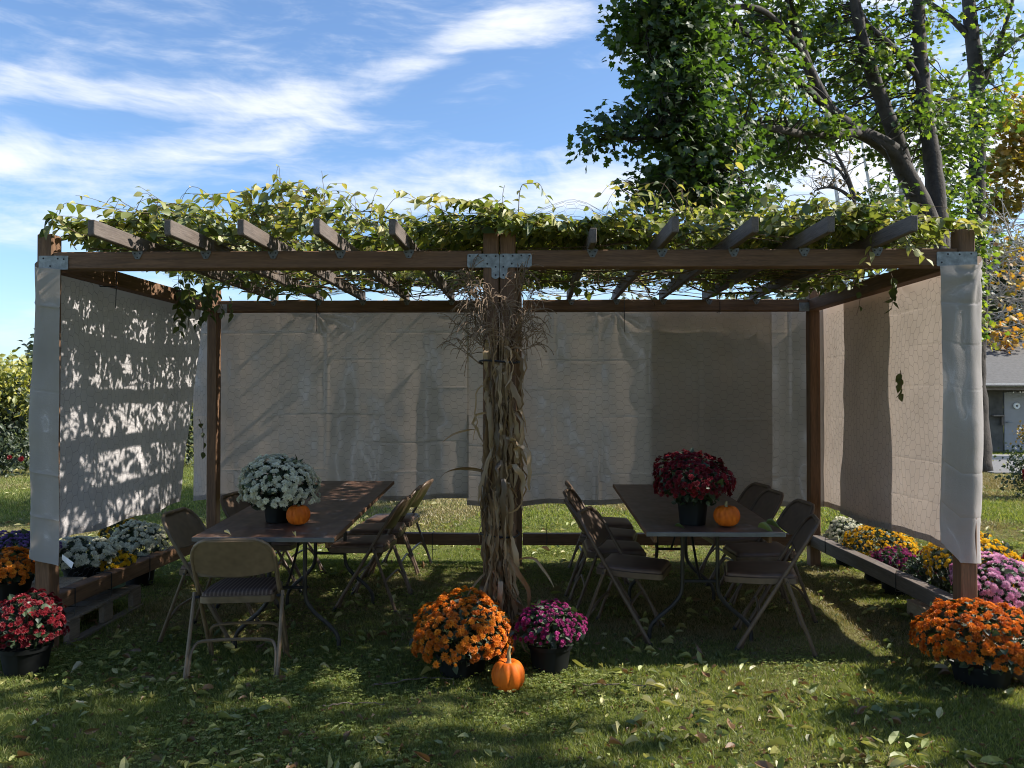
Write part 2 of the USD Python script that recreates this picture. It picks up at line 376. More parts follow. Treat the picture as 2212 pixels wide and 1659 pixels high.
plain('white_disc', (0.85, 0.85, 0.85), 0.5, var=0.04)

# drop cloth: thin woven cotton that lets light through
mat('canvas', {'tc': ('texture_coordinate', {}), 'n': ('noise_texture', {'scale': 2.1, 'detail': 6.0, 'roughness': 0.6}), 'r': ('rgb_ramp', {'ramp': [(0.3, (0.465, 0.443, 0.435)), (0.7, (0.58, 0.553, 0.545))]}),
               'nb': ('noise_texture', {'scale': 240.0, 'detail': 2.0}), 'n4': ('noise_texture', {'scale': 7.0, 'detail': 5.0, 'roughness': 0.55}), 'ad': ('math', {'math_type': 'multiply_add', 'value2': 6.0}), 'b': ('bump', {'strength': 0.35, 'distance': 0.004}),
               'd': ('diffuse_bsdf', {'roughness': 0.4}), 't': ('translucent_bsdf', {}), 'tm': ('mix_color', {'blend_type': 'multiply', 'fac': 1.0, 'b': (0.86, 0.74, 0.62)}), 'm': ('mix_closure', {'fac': 0.235})},
    [('tc.object', 'n.vector'), ('n.fac', 'r.fac'), ('r.color', 'd.color'), ('r.color', 'tm.a'), ('tm.result', 't.color'), ('tc.object', 'nb.vector'), ('tc.object', 'n4.vector'), ('n4.fac', 'ad.value1'), ('nb.fac', 'ad.value3'), ('ad.value', 'b.height'),
     ('b.normal', 'd.normal'), ('d.BSDF', 'm.closure1'), ('t.BSDF', 'm.closure2')], 'm.closure')
# table laminate with rubbed patches
mat('table_laminate', {'tc': ('texture_coordinate', {}), 'm': ('mapping', {'scale': (9, 1.2, 9)}), 'n': ('noise_texture', {'scale': 2.0, 'detail': 8.0, 'roughness': 0.65, 'distortion': 0.5}),
                       'r': ('rgb_ramp', {'ramp': [(0.3, (0.052, 0.026, 0.017)), (0.7, (0.125, 0.068, 0.045))]}), 'n2': ('noise_texture', {'scale': 9.0, 'detail': 7.0, 'roughness': 0.7}),
                       'w': ('map_range', {'from_min': 0.55, 'from_max': 0.64, 'to_min': 0.0, 'to_max': 0.75}), 'mx': ('mix_color', {'b': (0.17, 0.135, 0.115)}),
                       'rr': ('map_range', {'from_min': 0.3, 'from_max': 0.7, 'to_min': 0.28, 'to_max': 0.55}), 'p': ('principled_bsdf', {'specular_ior_level': 0.5})},
    [('tc.object', 'm.vector'), ('m.vector', 'n.vector'), ('n.fac', 'r.fac'), ('tc.object', 'n2.vector'), ('n2.fac', 'w.value'), ('r.color', 'mx.a'), ('w.result', 'mx.fac'), ('mx.result', 'p.base_color'), ('n2.fac', 'rr.value'), ('rr.result', 'p.roughness')], 'p.BSDF')
# striped seat cloth
mat('striped_cloth', {'tc': ('texture_coordinate', {}), 'w': ('wave_texture', {'wave_type': 'bands', 'bands_direction': 'x', 'scale': 15.0, 'distortion': 1.2, 'detail': 2.0}), 'r': ('rgb_ramp', {'ramp': [(0.0, (0.070, 0.048, 0.040)), (0.6, (0.085, 0.060, 0.050)), (0.85, (0.15, 0.11, 0.09)), (1.0, (0.17, 0.13, 0.105))]}),
                      'p': ('principled_bsdf', {'roughness': 0.85, 'specular_ior_level': 0.2})},
    [('tc.object', 'w.vector'), ('w.fac', 'r.fac'), ('r.color', 'p.base_color')], 'p.BSDF')
plain('seat_vinyl', (0.115, 0.068, 0.048), 0.45, var=0.2, scale=20)
# pumpkin skin
mat('pumpkin_skin', {'tc': ('texture_coordinate', {}), 'n': ('noise_texture', {'scale': 18.0, 'detail': 4.0}), 'r': ('rgb_ramp', {'ramp': [(0.3, (0.46, 0.085, 0.006)), (0.7, (0.66, 0.15, 0.010))]}), 'p': ('principled_bsdf', {'roughness': 0.6, 'specular_ior_level': 0.2})},
    [('tc.object', 'n.vector'), ('n.fac', 'r.fac'), ('r.color', 'p.base_color')], 'p.BSDF')
plain('pumpkin_stem', (0.25, 0.21, 0.10), 0.8, var=0.4, scale=60)
plain('corn_stalk', (0.22, 0.145, 0.075), 0.8, var=0.5, scale=14)
leafy('corn_husk', [(0, (0.11, 0.070, 0.034)), (0.5, (0.30, 0.195, 0.10)), (1, (0.52, 0.375, 0.22))], 0.3, (1, 0.9, 0.7))
plain('corn_tassel', (0.20, 0.135, 0.085), 0.85, var=0.4)

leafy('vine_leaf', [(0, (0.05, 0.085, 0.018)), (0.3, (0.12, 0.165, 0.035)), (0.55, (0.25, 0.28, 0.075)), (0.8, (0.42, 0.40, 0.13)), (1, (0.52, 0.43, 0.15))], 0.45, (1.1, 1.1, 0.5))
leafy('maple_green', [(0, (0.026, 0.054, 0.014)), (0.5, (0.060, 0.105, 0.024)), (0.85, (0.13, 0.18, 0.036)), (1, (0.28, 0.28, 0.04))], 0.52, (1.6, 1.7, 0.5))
leafy('maple_gold', [(0, (0.13, 0.15, 0.025)), (0.5, (0.34, 0.27, 0.035)), (1, (0.48, 0.22, 0.035))], 0.45, (1.2, 1.05, 0.4))
leafy('dark_tree', [(0, (0.02, 0.035, 0.014)), (1, (0.055, 0.075, 0.025))], 0.3)
leafy('mixed_tree', [(0, (0.05, 0.07, 0.02)), (0.6, (0.12, 0.13, 0.035)), (1, (0.24, 0.13, 0.035))], 0.35)
leafy('rust_tree', [(0, (0.10, 0.075, 0.025)), (0.6, (0.23, 0.145, 0.04)), (1, (0.32, 0.22, 0.06))], 0.35)
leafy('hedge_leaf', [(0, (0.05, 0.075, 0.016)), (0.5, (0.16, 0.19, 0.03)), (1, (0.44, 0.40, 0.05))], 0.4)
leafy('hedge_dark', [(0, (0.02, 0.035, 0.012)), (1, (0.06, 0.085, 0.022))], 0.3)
leafy('mum_leaf', [(0, (0.016, 0.032, 0.013)), (1, (0.05, 0.085, 0.03))], 0.25)
leafy('litter', [(0, (0.15, 0.075, 0.03)), (0.16, (0.22, 0.13, 0.06)), (0.2, (0.09, 0.13, 0.03)), (0.5, (0.26, 0.30, 0.08)), (0.80, (0.40, 0.37, 0.12)), (0.93, (0.44, 0.41, 0.20)), (1, (0.48, 0.46, 0.34))], 0.3, (1, 1, 0.6))
leafy('grass_green', [(0, (0.05, 0.075, 0.018)), (0.5, (0.185, 0.235, 0.055)), (0.8, (0.32, 0.335, 0.105)), (1, (0.44, 0.38, 0.17))], 0.45, (1.25, 1.25, 0.5), gloss=.03)
leafy('grass_dry', [(0, (0.11, 0.11, 0.04)), (0.5, (0.31, 0.26, 0.11)), (1, (0.46, 0.37, 0.19))], 0.3, (1.1, 1.0, 0.6))
FLOWER = {
 'orange': [(0, (0.50, 0.125, 0.008)), (0.5, (0.68, 0.205, 0.012)), (1, (0.80, 0.31, 0.020))],
 'burnt_orange': [(0, (0.48, 0.105, 0.008)), (0.5, (0.66, 0.18, 0.011)), (1, (0.78, 0.27, 0.016))],
 'magenta': [(0, (0.17, 0.010, 0.075)), (0.5, (0.30, 0.020, 0.14)), (1, (0.50, 0.05, 0.24))],
 'white': [(0, (0.60, 0.60, 0.47)), (0.5, (0.73, 0.72, 0.59)), (1, (0.82, 0.80, 0.62))],
 'dark_red': [(0, (0.10, 0.004, 0.010)), (0.5, (0.18, 0.008, 0.016)), (1, (0.30, 0.018, 0.028))],
 'red': [(0, (0.10, 0.002, 0.007)), (0.5, (0.18, 0.005, 0.012)), (1, (0.28, 0.010, 0.020))],
 'yellow': [(0, (0.66, 0.36, 0.008)), (0.5, (0.80, 0.50, 0.012)), (1, (0.86, 0.62, 0.02))],
 'pink': [(0, (0.55, 0.22, 0.40)), (0.5, (0.70, 0.36, 0.54)), (1, (0.80, 0.50, 0.64))],
 'purple': [(0, (0.17, 0.09, 0.27)), (0.5, (0.26, 0.15, 0.38)), (1, (0.36, 0.24, 0.48))],
}
for k, s in FLOWER.items(): leafy('petal_' + k, s, 0.3, (1, 1, 1), gloss=0.03)

# ------------------------------------------------------------------ ground
xs = np.unique(np.r_[np.linspace(-400, -30, 12), np.linspace(-30, -8, 12), np.linspace(-8, 8, 110), np.linspace(8, 30, 12), np.linspace(30, 400, 12)])
ys = np.unique(np.r_[np.linspace(-200, -3, 8), np.linspace(-3, 1, 12), np.linspace(1, 14, 100), np.linspace(14, 40, 16), np.linspace(40, 800, 14)])
GX, GY = np.meshgrid(xs, ys, indexing='ij')
mat('lawn_soil', {'g': ('geometry', {}), 'n': ('noise_texture', {'scale': 1.1, 'detail': 8.0, 'roughness': 0.65}), 'r': ('rgb_ramp', {'ramp': [(0.3, (0.05, 0.06, 0.02)), (0.5, (0.10, 0.11, 0.036)), (0.72, (0.19, 0.165, 0.075))]}),
                  'n2': ('noise_texture', {'scale': 60.0, 'detail': 4.0}), 'b': ('bump', {'strength': 0.8, 'distance': 0.02}), 'd': ('diffuse_bsdf', {})},
    [('g.position', 'n.vector'), ('n.fac', 'r.fac'), ('r.color', 'd.color'), ('g.position', 'n2.vector'), ('n2.fac', 'b.height'), ('b.normal', 'd.normal')], 'd.BSDF')
obj('lawn', grid(np.stack([GX, GY, ground_z(GX, GY)], -1)), 'lawn_soil', smooth=True, kind='structure')

def blade_patch(n, size, h0, h1, w, rng, clover=0):
    x, y = rng.uniform(-size / 2, size / 2, (2, n)); h = rng.uniform(h0, h1, n); a = rng.uniform(0, 2 * PI, n); lean = rng.uniform(0.1, 0.95, n) * h
    bend = np.stack([np.cos(a) * lean, np.sin(a) * lean, np.zeros(n)], -1)
    b = rng.uniform(0, 2 * PI, n); s = np.stack([np.cos(b), np.sin(b), np.zeros(n)], -1) * (w * rng.uniform(0.6, 1.2, n))[:, None]
    p0 = np.stack([x, y, np.full(n, -0.012)], -1); p1 = p0 + bend * 0.35 + np.stack([0 * x, 0 * x, h * 0.62], -1); p2 = p0 + bend + np.stack([0 * x, 0 * x, h], -1)
    v = np.stack([p0 - s / 2, p0 + s / 2, p1 + s * 0.4, p1 - s * 0.4, p2], 1).reshape(-1, 3)
    f = (np.arange(n)[:, None, None] * 5 + np.array([(0, 1, 2), (0, 2, 3), (3, 2, 4)])).reshape(-1, 3)
    tone = np.repeat(np.clip(rng.normal(0.45, 0.25, n), 0, 1), 5)
    return (v, f), tone
def dryness(x, y):
    p = np.stack([x * 0.55, y * 0.55, np.zeros_like(x)], -1)
    d = meshkit.fbm(p, 3, 11)
    far = np.clip((y - 7.3) / 1.0, 0, 1) * np.clip((10.5 - y) / 1.5, 0, 1) * np.clip((0.2 - x) / 1.5, 0, 1) * 0.22
    gold = np.clip((x - 6.5) / 1.0, 0, 1) * np.clip((y - 12.2) / 0.8, 0, 1) * np.clip((16 - y) / 0.8, 0, 1) * 0.4
    worn = (np.abs(x + .19) < 2.6) * (y > 4.7) * (y < 7.0) * .16
    return d + far + gold + worn
def instancer(path, protos, idx, pos, rot, scl, kind='stuff', label=None, cat=None):
    pi = UsdGeom.PointInstancer.Define(stage, path)
    for k, (mesh, tone, look) in enumerate(protos):
        pr = usdkit.mesh(stage, f'{path}/patch_{k + 1:03d}', mesh, LOOK[look])
        pv = UsdGeom.PrimvarsAPI(pr).CreatePrimvar('tone', Sdf.ValueTypeNames.FloatArray, 'vertex'); pv.Set(Vt.FloatArray.FromNumpy(tone.astype(np.float32)))
        pi.CreatePrototypesRel().AddTarget(pr.GetPath())
    pi.CreateProtoIndicesAttr(Vt.IntArray.FromNumpy(idx.astype(np.int32)))
    pi.CreatePositionsAttr(Vt.Vec3fArray.FromNumpy(pos.astype(np.float32)))
    q = np.zeros((len(rot), 4)); q[:, 0] = np.cos(rot / 2); q[:, 3] = np.sin(rot / 2)
    pi.CreateOrientationsAttr(Vt.QuathArray([Gf.Quath(float(a[0]), 0, 0, float(a[3])) for a in q]))
    pi.CreateScalesAttr(Vt.Vec3fArray.FromNumpy(scl.astype(np.float32)))
    custom(pi.GetPrim(), label, cat, None, kind)
rg = np.random.default_rng(21)
protos = []
def clover_patch(n, size, rng):
    x, y = rng.uniform(-size / 2, size / 2, (2, n)); k = 3
    tpl = (np.array([(0, 0, 0), (.5, .45, .1), (1, .3, .05), (.9, 0, -.02), (1, -.3, .05), (.5, -.45, .1)]), np.array([(0, 2, 1), (0, 3, 2), (0, 4, 3), (0, 5, 4)]))
    a = rng.uniform(0, 2 * PI, n); A = np.concatenate([a, a + 2.1, a + 4.2]); P = np.tile(np.stack([x, y, rng.uniform(.012, .034, n)], -1), (3, 1))
    d = np.stack([np.cos(A), np.sin(A), np.full(3 * n, -.05)], -1); nn = np.tile(rng.normal(0, .3, (n, 3)) + [0, 0, 1], (3, 1))
    return stamp(tpl, frames(nn, d), P, np.tile(rng.uniform(.006, .012, n), 3)), np.repeat(np.tile(np.clip(rng.normal(.5, .2, n), 0, 1), 3), 6)
for k in range(3): protos.append((*blade_patch(900, 0.34, 0.010, 0.036, 0.0030, rg), 'grass_green'))
for k in range(2): protos.append((*blade_patch(800, 0.34, 0.008, 0.030, 0.0028, rg), 'grass_dry'))
protos.append((*blade_patch(1500, 1.1, 0.03, 0.065, 0.010, rg), 'grass_green'))
protos.append((*blade_patch(1300, 1.1, 0.02, 0.055, 0.010, rg), 'grass_dry'))
n1 = 3600
yy = rg.uniform(2.3, 9.6, n1); xx_ = rg.uniform(-1, 1, n1) * (yy * 0.72 + 1.0)
nx = 2200
yf = rg.uniform(9.2, 34, nx) ; xf = rg.uniform(-1, 1, nx) * (yf * 0.75 + 1.0)
X = np.r_[xx_, xf]; Y = np.r_[yy, yf]
dry = dryness(X, Y) + rg.normal(0, 0.09, len(X)) > 0.56
idx = np.where(np.arange(len(X)) < n1, np.where(dry, rg.integers(3, 5, len(X)), rg.integers(0, 3, len(X))), np.where(dry, 6, 5))
keep = ~((Y > 15.0) & (Y < 18.2) & (X > 8.4) & (np.arange(len(X)) >= n1))
S = rg.uniform(0.75, 1.25, (len(X), 1)) * np.ones((1, 3)); S[:, 2] *= rg.uniform(0.7, 1.3, len(X))
protos.append((*clover_patch(130, .4, rg), 'grass_green'))
cv = (np.arange(len(X)) < n1) & (rg.random(len(X)) < .22) & (meshkit.fbm(np.stack([X * .9, Y * .9, 0 * X], -1), 2, 19) > .5)
X = np.r_[X, X[cv] + .05]; Y = np.r_[Y, Y[cv]]; idx = np.r_[idx, np.full(cv.sum(), 7)]; keep = np.r_[keep, np.ones(cv.sum(), bool)]; S = np.vstack([S, S[cv]])
instancer('/World/grass', protos, idx[keep], np.stack([X, Y, ground_z(X, Y)], -1)[keep], rg.uniform(0, 2 * PI, len(X))[keep], S[keep], label='short autumn lawn grass, green with dry straw patches', cat='grass')

# driveway with a low kerb behind it
obj('driveway', bx(8.6, 40, 15.1, 18.0, -0.2, 0.03, 0.01), 'asphalt', kind='structure')
obj('kerb', bx(8.6, 40, 18.0, 18.18, -0.2, 0.13, 0.015), 'concrete', kind='structure')

# ------------------------------------------------------------------ the pergola
YF, YB, W = 4.6, 7.03, 0.10
XL, XC0, XC1, XR = -2.838, -0.237, -0.139, 2.455
ZB0, ZB1 = 2.222, 2.322
pg = thing('pergola', 'brown timber pergola with two bays, overhanging rafters and galvanised plates', 'pergola', (-0.19, 5.8, 0))
sd = 1
for y in (YF, YB):
    for x in (XL, XC0, XC1, XR):
        obj('post', beam_long((x, y, -0.25), (x, y, 2.43 + 0.01 * (sd % 3 - 1)), .09, W, 0.006, 8, sd, 0.008), 'stained_timber_z', pg, 30); sd += 1
    for x0, x1 in ((XL + W / 2 + .002, XC0 - W / 2 - .002), (XC1 + W / 2 + .002, XR - W / 2 - .002)):
        obj('beam', beam_long((x0, y, 2.272), (x1, y, 2.272), W, W, 0.005, 10, sd, 0.008), 'stained_timber_x', pg, 30); sd += 1
for x in (XL, XC0, XC1, XR):
    obj('side_beam', beam_long((x, YF + W / 2 + .002, 2.272), (x, YB - W / 2 - .002, 2.272), W - .004, W, 0.005, 10, sd, 0.006), 'stained_timber_y', pg, 30); sd += 1
RAFT = [-2.30, -1.90, -1.507, -1.117, -0.722, 0.331, 0.727, 1.133, 1.53, 1.94]
for i, x in enumerate(RAFT):
    z = 2.322 + 0.043
    dy = [0.0, .01, -.01, 0.0, .01, 0.27, 0.0, .0, .02, 0.0][i]
    obj('rafter', beam_long((x, 4.08 + dy, z), (x + .01 * math.sin(i * 2.1), 7.10, z + .004), 0.037, 0.082, 0.004, 12, sd, 0.012), 'weathered_rafter', pg, 30); sd += 1
    for y in (YF - W / 2 - 0.0035, YB - W / 2 - 0.0035):   # hurricane tie on the beam face below the rafter
        tie = Polygon([(-.030, 0), (.030, 0), (.030, .014), (.012, .048), (-.012, .048), (-.030, .014)]).buffer(-.004).buffer(.004)
        v, f = extrude(tie, 0.003); v = np.c_[v[:, 0] + x + .012, y + v[:, 2], 2.322 - v[:, 1] + .004]
        tp = obj('tie_plate', (v, f), 'tie_steel', pg)
        for hx, hz in ((-.015, .012), (.015, .012), (0, .034)):
            obj('bolt', move(lathe([(0, -.004), (.0045, -.004), (.0045, 0), (0, .001)], 8), (x + .012 + hx, y - .001, 2.322 - hz), rotx(PI / 2)), 'bolt_dark', tp)
# lower rails (none across the front)
obj('rail', beam_long((XL, YF + .052, 0.265), (XL, YB - .052, 0.225), 0.09, 0.098, 0.006, 10, 71, .01), 'stained_timber_y', pg, 30)
obj('rail', beam_long((XR, YF + .052, 0.262), (XR, YB - .052, 0.225), 0.09, 0.098, 0.006, 10, 72, .01), 'weathered_rafter', pg, 30)
obj('rail', beam_long((XL + .052, YB, 0.225), (XC0 - .052, YB, 0.22), 0.09, 0.098, 0.006, 10, 73, .01), 'stained_timber_x', pg, 30)
obj('rail', beam_long((XC1 + .052, YB, 0.22), (XR - .052, YB, 0.225), 0.09, 0.098, 0.006, 10, 74, .01), 'stained_timber_x', pg, 30)
# plates at the front corners and tee plates at the middle
def plate(poly, y, holes):
    v, f = extrude(poly, 0.003)
    p = obj('corner_plate', (np.c_[v[:, 0], y + v[:, 2] - .003, v[:, 1]], f), 'galvanised', pg)
    for hx, hz in holes:
        obj('bolt', move(lathe([(0, -.004), (.0055, -.004), (.0055, 0), (0, .001)], 8), (hx, y - .0035, hz), rotx(PI / 2)), 'bolt_dark', p)
yp = YF - W / 2 - .001
plate(sbox(-2.868, 2.219, -2.695, 2.300).buffer(-.006).buffer(.006), yp, [(-2.84, 2.285), (-2.80, 2.24), (-2.755, 2.283), (-2.72, 2.28)])
plate(sbox(2.283, 2.219, 2.508, 2.300).buffer(-.006).buffer(.006), yp, [(2.345, 2.287), (2.41, 2.285), (2.475, 2.289), (2.31, 2.24)])
def tee(s):
    c = -0.188
    body = sbox(min(c + s * .0015, c + s * .185), 2.222, max(c + s * .0015, c + s * .185), 2.300)
    lobe = sbox(min(c + s * .0015, c + s * .045), 2.165, max(c + s * .0015, c + s * .045), 2.26).union(Point(c + s * .022, 2.178).buffer(.022))
    p = unary_union([body, lobe]).buffer(.012).buffer(-.022).buffer(.010)
    return p.intersection(sbox(min(c + s * .0015, c + s * .4), 2.0, max(c + s * .0015, c + s * .4), 2.5))
for s in (-1, 1):
    plate(tee(s), yp, [(-.188 + s * a, b) for a, b in ((.17, 2.288), (.125, 2.29), (.075, 2.288), (.022, 2.286), (.07, 2.243), (.022, 2.225), (.022, 2.178))])
for x, s in ((XR - .05, -1), (XL + .05, 1)):
    v, f = extrude(sbox(-.085, 2.215, .002, 2.29) if s < 0 else sbox(-.002, 2.215, .085, 2.29), .003)
    obj('corner_plate', (np.c_[v[:, 0] + x, YB - W / 2 - .004 + v[:, 2], v[:, 1]], f), 'galvanised', pg)

# ------------------------------------------------------------------ drop cloths
def cloth(name, label, path, zt, zb, hfolds, vfolds, seed, group, amp=0.02, taper=0.0, cell=0.022, gather=()):
    """path: plan polyline (list of xy), zt / zb: functions of arc length giving top and bottom edge"""
    P = np.asarray(path, float)
    s = np.r_[0, np.cumsum(np.linalg.norm(np.diff(P, axis=0), axis=1))]; L = s[-1]
    u = np.unique(np.r_[np.linspace(0, L, int(L / cell) + 2), *[[a - .009, a, a + .009] for a in vfolds if 0.01 < a < L - .01]])
    H = 1.75
    w = np.unique(np.r_[np.linspace(0, 1, int(H / cell) + 2), *[[a - .005, a, a + .005] for a in hfolds if .01 < a < .99]])
    x = np.interp(u, s, P[:, 0]); y = np.interp(u, s, P[:, 1])
    k = 9; ker = np.ones(k) / k                      # soften the corners
    xs_, ys_ = (np.convolve(np.pad(a, k // 2, mode='edge'), ker, 'valid') for a in (x, y))
    tx, ty = np.gradient(xs_), np.gradient(ys_); l = np.hypot(tx, ty); nx_, ny_ = ty / l, -tx / l
    top, bot = np.array([zt(a) for a in u]), np.array([zb(a) for a in u]) + (meshkit.noise(np.c_[u * 2.6, 0 * u, 0 * u + seed], seed + 12) - .5) * .05
    Z = top[:, None] + (bot - top)[:, None] * w[None, :]
    U, Wm = np.meshgrid(u, w, indexing='ij')
    q = np.stack([U * 1.3, Wm * 2.2, np.full_like(U, seed * 3.1)], -1)
    D = (meshkit.fbm(q, 3, seed) - .5) * amp * 2.8 + (meshkit.noise(q * [4.0, 0.5, 1], seed + 5) - .5) * amp * 1.5 + (meshkit.noise(q * [7.0, 5.0, 1], seed + 8) - .5) * amp * 0.35
    D *= np.clip(Wm * 3 + .15, 0, 1)
    rg = np.random.default_rng(seed)
    for a in hfolds:
        amp_l = 0.0004 + 0.005 * np.clip(2.2 * meshkit.noise(np.stack([U * 2.0, 0 * U, 0 * U + a * 9], -1), seed + 2) - .9, 0, 1)
        sgn = 1 if rg.random() < .6 else -1
        D += sgn * amp_l * np.maximum(0, 1 - np.abs(Wm - a) / .0065)
    for a in vfolds:
        amp_l = 0.0004 + 0.005 * np.clip(2.2 * meshkit.noise(np.stack([Wm * 3.0, 0 * U, 0 * U + a * 9], -1), seed + 3) - .9, 0, 1)
        sgn = 1 if rg.random() < .6 else -1
        D += sgn * amp_l * np.maximum(0, 1 - np.abs(U - a) / .011)
    for gu, gw in gather:                            # pinched creases that fan out from a tie
        r = np.hypot(U - gu, (Wm - gw) * H) + 1e-6; an = np.arctan2((Wm - gw) * H, U - gu)
        D += 0.010 * np.sin(an * 7 + seed) * np.exp(-r / .28) * np.clip(r / .05, 0, 1)
    Pm = np.stack([xs_[:, None] + nx_[:, None] * D, ys_[:, None] + ny_[:, None] * D, Z], -1)
    Pm[..., 1] -= taper * Wm ** 1.5 * np.exp(-U / .35)
    b = P.mean(0)
    t = thing(name, label, 'drop cloth', (b[0], b[1], bot.min()), group=group)
    obj('cloth', grid(Pm), 'canvas', t, True)
    # a doubled hem along the lower edge
    hem = Pm[:, -3:, :] + (np.stack([nx_, ny_, 0 * nx_], -1) * .003)[:, None, :]
    obj('hem', grid(hem), 'canvas', t, True)
    return t
hf = [0.13, 0.27, 0.42, 0.56, 0.70, 0.85]
CG = 'cotton drop cloths hung round the pergola'
YC = 4.515
cl = cloth('drop_cloth', 'left side cloth dappled by leaf-shaped sun patches, wrapped round the front left post', [(-2.895, 6.90), (-2.925, 5.6), (-2.925, 4.60), (-2.915, 4.54), (-2.885, YC), (-2.698, YC + .004)],
     lambda a: 2.29 if a < 2.26 else np.interp(a, [2.26, 2.4, 2.6], [2.29, 2.23, 2.215]), lambda a: np.interp(a, [0, .7, 2.2, 2.35, 2.6], [.64, .60, .575, .53, .495]), hf, [.62, 1.24, 1.8, 2.2], 3, CG, .03, taper=.38, gather=((1.0, 0.02), (.1, 0.02)))
v = np.array([(0, 0, 0), (.062, .01, -.05), (.048, .012, -.085), (-.005, .006, -.03)], float)
obj('care_tag', (np.array([-2.705, YC + .01, .575]) + v, np.array([(0, 1, 2), (0, 2, 3)])), 'paper', cl)
cloth('drop_cloth', 'left cloth of the back wall, behind the table with the white flowers', [(-3.10, 7.15), (-2.0, 7.125), (-1.2, 7.12), (-.545, 7.115)], lambda a: 2.27, lambda a: np.interp(a, [0, .25, 1.2, 2.6], [.53, .555, .55, .56]), hf, [.4, .82, 1.25, 1.7, 2.1], 11, CG, .022, gather=((1.16, 0.03), (2.5, .05)))
cloth('drop_cloth', 'wide right cloth of the back wall, behind the table with the dark red flowers', [(-.61, 7.135), (.6, 7.13), (1.4, 7.13), (2.15, 7.125)], lambda a: 2.27, lambda a: .505, hf, [.35, .8, 1.2, 1.65, 2.1, 2.45], 17, CG, .02, gather=((1.37, 0.03),))
cloth('drop_cloth', 'narrow cloth at the right end of the back wall, brightest beside the post', [(1.03, 7.155), (1.8, 7.15), (2.72, 7.155)], lambda a: 2.275, lambda a: .50, hf, [.3, .62, .95, 1.25], 23, CG, .02)
cloth('drop_cloth', 'sunlit cloth down the right side of the pergola, wrapped round the front right post', [(2.555, 6.62), (2.565, 5.6), (2.56, 4.62), (2.55, 4.545), (2.515, YC), (2.262, YC + .004)],
     lambda a: 2.29 if a < 2.0 else np.interp(a, [2.0, 2.1, 2.4], [2.29, 2.225, 2.215]), lambda a: np.interp(a, [0, 1.6, 2.0, 2.1, 2.22, 2.36], [.50, .525, .53, .54, .545, .66]), hf, [.55, 1.1, 1.7, 2.2], 29, CG, .03, gather=((2.12, 0.03), (1.0, .02)))
cloth('drop_cloth', 'rear cloth of the right side, darker in a strip where it overlaps its neighbour', [(2.585, 7.26), (2.59, 6.5), (2.585, 5.74)], lambda a: 2.29, lambda a: np.interp(a, [0, 1.3], [.50, .51]), hf, [.3, .7, 1.0], 31, CG, .02)

# ------------------------------------------------------------------ chicken wire
def hexwire(nu, nv, a, place, r=0.0007):
    """hexagons with twisted vertical sides: brick pattern zigzags; place(u, v) -> points"""
    du, dv = a, a * 0.80
    A, B = [], []; twist = []
    for j in range(int(nu / dv) + 1):
        v0 = j * dv
        for i in range(int(nv / du) + 1):
            u0 = i * du + (du / 2 if j % 2 else 0)
            p1, p2, p3, p4 = (u0, v0), (u0 + du / 2, v0 + dv * .30), (u0 + du, v0), (u0 + du / 2, v0 + dv)
            A += [p1, p2, p2]; B += [p2, p3, p4]; twist += [.62, .62, 1.35]
    A, B = np.array(A), np.array(B)
    A, B = A[:, ::-1], B[:, ::-1]                # twisted pairs run along u
    k = (A[:, 0] <= nu) & (B[:, 0] <= nu) & (A[:, 1] <= nv) & (B[:, 1] <= nv)
    A, B = A[k], B[k]
    return tubes_fast(place(A[:, 0], A[:, 1]), place(B[:, 0], B[:, 1]), r * np.array(twist)[k])
def wob(u, v, seed, amp):
    p = np.stack([u * 5.1, v * 5.1, np.full_like(u, seed)], -1)
    return (meshkit.noise(p, seed) - .5) * amp
WG = 'chicken wire stapled inside the cloths'
def wire_thing(label, base, mesh):
    t = thing('wire_netting', label, 'chicken wire', base, group=WG)
    obj('netting', mesh, 'wire', t)
def wall_x(x0, y, z0):
    return lambda u, v: np.stack([x0 + u + wob(u, v, 1, .05), y + wob(u, v, 2, .02), z0 + v + wob(u, v, 3, .05)], -1)
def wall_y(x, y0, z0):
    return lambda u, v: np.stack([x + wob(u, v, 4, .02), y0 + u + wob(u, v, 5, .09), z0 + v + wob(u, v, 6, .09)], -1)
wire_thing('hexagonal wire netting over the left half of the back wall', (-1.5, 7.08, .4), hexwire(2.45, 1.95, .074, wall_x(-2.75, 7.092, .28)))
wire_thing('hexagonal wire netting over the right half of the back wall', (1.1, 7.08, .4), hexwire(2.5, 1.95, .074, wall_x(-.08, 7.092, .28)))
wire_thing('hexagonal wire netting inside the left side cloth', (-2.85, 5.8, .4), hexwire(2.3, 1.95, .074, wall_y(-2.868, 4.66, .28)))
wire_thing('hexagonal wire netting inside the right side cloth', (2.5, 5.8, .4), hexwire(2.3, 1.95, .074, wall_y(2.525, 4.66, .28)))
def roof(u, v):
    x, y = -2.8 + u, 4.62 + v
    z = 2.43 + .05 * np.sin(x * 3 + 1) * np.sin(y * 2.4) + wob(u, v, 9, .06)
    z = z + .30 * np.exp(-((x - .22) / .33) ** 2) * np.exp(-((y - 4.85) / .3) ** 2) + .14 * np.exp(-((x + .55) / .25) ** 2) * np.exp(-((y - 4.85) / .3) ** 2)
    return np.stack([x + wob(u, v, 7, .03), y + wob(u, v, 8, .03), z], -1)
t = thing('wire_netting', 'chicken wire lying over the rafters, bulging up under the vine near the middle posts', 'chicken wire', (-.2, 5.8, 2.4))
obj('netting', hexwire(5.2, 2.4, .085, roof, .0009), 'wire', t)

